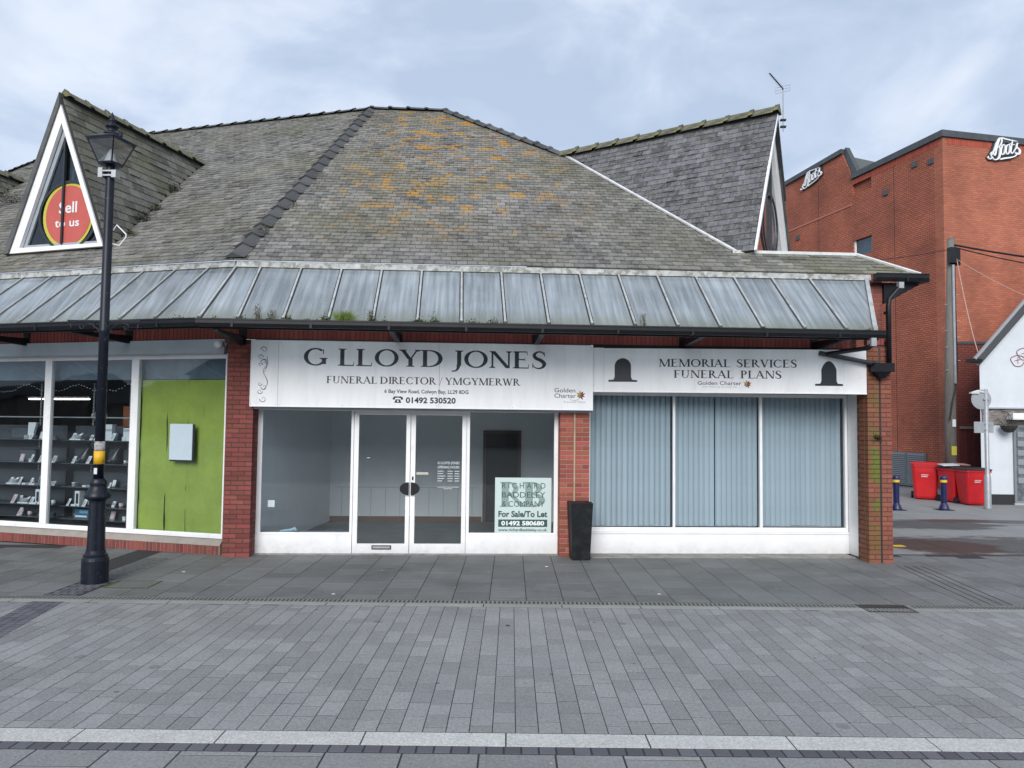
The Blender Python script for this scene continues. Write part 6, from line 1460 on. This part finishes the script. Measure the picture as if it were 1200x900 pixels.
# ================================================================== BINS
binred = mat('red_bin_plastic', (.55, .012, .018), .38, var=.12, nscale=4)
def wheelie(loc, rz, lab, lid_open=False, sc=1., notice=False):
    t = thing('wheelie_bin', lab, 'bin', loc, rz, 'red wheelie bins beside the brick store'); t.scale = (sc * 1.12, sc, sc)
    mb = MB(); a, b = (.24, .27), (.31, .36); h0, h1 = .06, .98
    def rr(hx, hy, z, r=.06, oy=0):
        P = []
        for (sx, sy, a0) in ((1, -1, -pi / 2), (1, 1, 0), (-1, 1, pi / 2), (-1, -1, pi)):
            for k in range(4): an = a0 + k * pi / 6; P.append((sx * (hx - r) + r * cos(an), sy * (hy - r) + r * sin(an) + oy, z))
        return P
    rings = [rr(.23, .25, .04), rr(.245, .27, .10), rr(.27, .30, .45), rr(.29, .345, .80), rr(.295, .35, .93), rr(.315, .37, .935), rr(.315, .37, .985)]
    n = 16; vs = [p for r in rings for p in r]; fs = [(i * n + k, i * n + (k + 1) % n, (i + 1) * n + (k + 1) % n, (i + 1) * n + k) for i in range(len(rings) - 1) for k in range(n)] + [tuple(range(n))[::-1], tuple(range(n * (len(rings) - 1), n * len(rings)))]
    mb.add(vs, fs); mb.box(-.10, .10, -.30, -.22, .30, .78) if False else None; mb.build('bin_body', binred, t)
    lid = MB(); rings = [rr(.325, .385, .99, .06), rr(.325, .385, 1.015, .06), rr(.27, .32, 1.055, .08)]; vs = [p for r in rings for p in r]
    fs = [(i * n + k, i * n + (k + 1) % n, (i + 1) * n + (k + 1) % n, (i + 1) * n + k) for i in range(2) for k in range(n)] + [tuple(range(n))[::-1], tuple(range(n * 2, n * 3))]
    lid.add(vs, fs)
    if lid_open: pass
    lid.build('lid', mat('black_bin_lid', (.02, .02, .02), .5) if lid_open else binred, t)
    mb = MB(); mb.tube([(-.25, .42, 1.0), (.25, .42, 1.0)], .018, 8); mb.box(-.22, -.18, .33, .42, .94, 1.0); mb.box(.18, .22, .33, .42, .94, 1.0); mb.build('handle', binred, t)
    for s_ in (-1, 1): mb = MB(); mb.tube([(s_ * .25, .30, .10), (s_ * .30, .30, .10)], [.10, .10], 16); mb.build('wheel', black_plastic, t)
    mb = MB(); mb.box(-.10, .06, -.335, -.325, .70, .73); mb.box(-.10, .04, -.333, -.323, .65, .68); mb.build('printed_text', mat('faded_white_print', (.62, .45, .45), .6), t)
    if notice: MB().box(-.02, .16, -.335, -.322, .50, .76).build('paper_notice', cardm, t)
    return t
wheelie((12.55, 23.4, 0), radians(-24), 'red wheelie bin on the left, standing apart by the grey louvres', sc=1.06)
wheelie((12.98, 22.55, 0), radians(10), 'red wheelie bin in the middle with a white paper notice on its front', True, notice=True)
wheelie((13.04, 21.8, 0), radians(-4), 'red wheelie bin on the right, nearest the white cottage, with dark lid', True)
bg_ = thing('rubbish_bag', 'flattened pale cardboard lying on the dark bin lids', 'cardboard', (12.85, 22.5, 1.06)); mb = MB(); mb.prism([(-.35, -.2, 0), (.1, -.25, .02), (.15, .15, .05), (-.3, .2, .03)], (0, 0, .02)); mb.build('sheet', cardm, bg_); mb = MB(); mb.prism([(.1, -.15, .03), (.5, -.1, .02), (.45, .2, .05), (.12, .2, .06)], (0, 0, .02)); mb.build('sheet', mat('pink_card', (.4, .2, .2), .7), bg_)

# ================================================================== BOLLARDS
navy = mat('navy_bollard', (.010, .014, .075), .35, var=.2, nscale=6); yel = mat('yellow_band', (.75, .50, .02), .5)
for k, (x, y, lab) in enumerate(((11.39, 20.32, 'navy bollard with yellow band in front of the red bins'), (10.08, 20.2, 'navy bollard with yellow band partly hidden behind the corner pier'))):
    b = thing('bollard', lab, 'bollard', (x, y, .008), 0, 'navy bollards across the side street')
    mb = MB(); mb.lathe([(.13, 0), (.13, .04), (.10, .13), (.085, .15), (.075, .18), (.075, .72), (.082, .725)], n=16); mb.build('shaft', navy, b, smooth=False)
    mb = MB(); mb.lathe([(.084, .725), (.084, .79)], n=16); mb.build('yellow_band', yel, b)
    mb = MB(); mb.lathe([(.08, .79), (.10, .80), (.10, .84), (.085, .88), (.05, .905), (.01, .915)], n=16); mb.build('cap', navy, b)
    MB().box(-.2, .2, -.16, .16, -.003, .012).build('foot_plate', black_iron, b)
yb = MB().box(-.11, .11, -.08, .08, 0, .006).build('yellow_marker', yel); yb.location = (7.05, 14.1, .009); tag(yb, 'small yellow block set in the ground behind the corner pier', 'ground marker')

# street litter
for k, (x, y) in enumerate(((-4.62, 11.0), (-.02, 8.3), (1.9, 9.9), (-2.2, 9.7), (.55, 11.7))):
    o = MB().prism([(-.02, -.015, 0), (.025, -.01, 0), (.015, .02, 0), (-.015, .018, 0)], (0, 0, .006)).build('litter_scrap', black_ink if k == 1 else cardm); o.location = (x, y, .006)
    tag(o, ['white scrap on the paving right of the lamp post', 'small black scrap lying on the road pavers', 'white speck of litter near the drain right of centre', 'white speck of litter on the drain left of the doors', 'white speck of litter on the slabs before the doors'][k], 'litter', 'scraps of litter on the ground')

# ================================================================== TERRACE ACROSS THE STREET (out of view, added for its reflection in the glass)
ot = thing('opposite_terrace', 'plain grey stone terrace far across the open street, added out of view for its reflection in the shop glass', 'building', (0, -46, 0), 0)
rr_ = random.Random(3)
for k in range(22):
    x = -150 + k * 12.; h = rr_.uniform(4.5, 8.5)
    MB().box(x, x + 11.9, -8, -rr_.uniform(0, 2), 0, h).build('wall', mat('terrace_wall', (.26, .22, .19), .9, rnd=.4), ot)
    MB().prism([(x, 0, h), (x, -4, h + 2.5), (x, -8, h)], (11.9, 0, 0)).build('roof', MATS['dark_slate_roof'], ot)
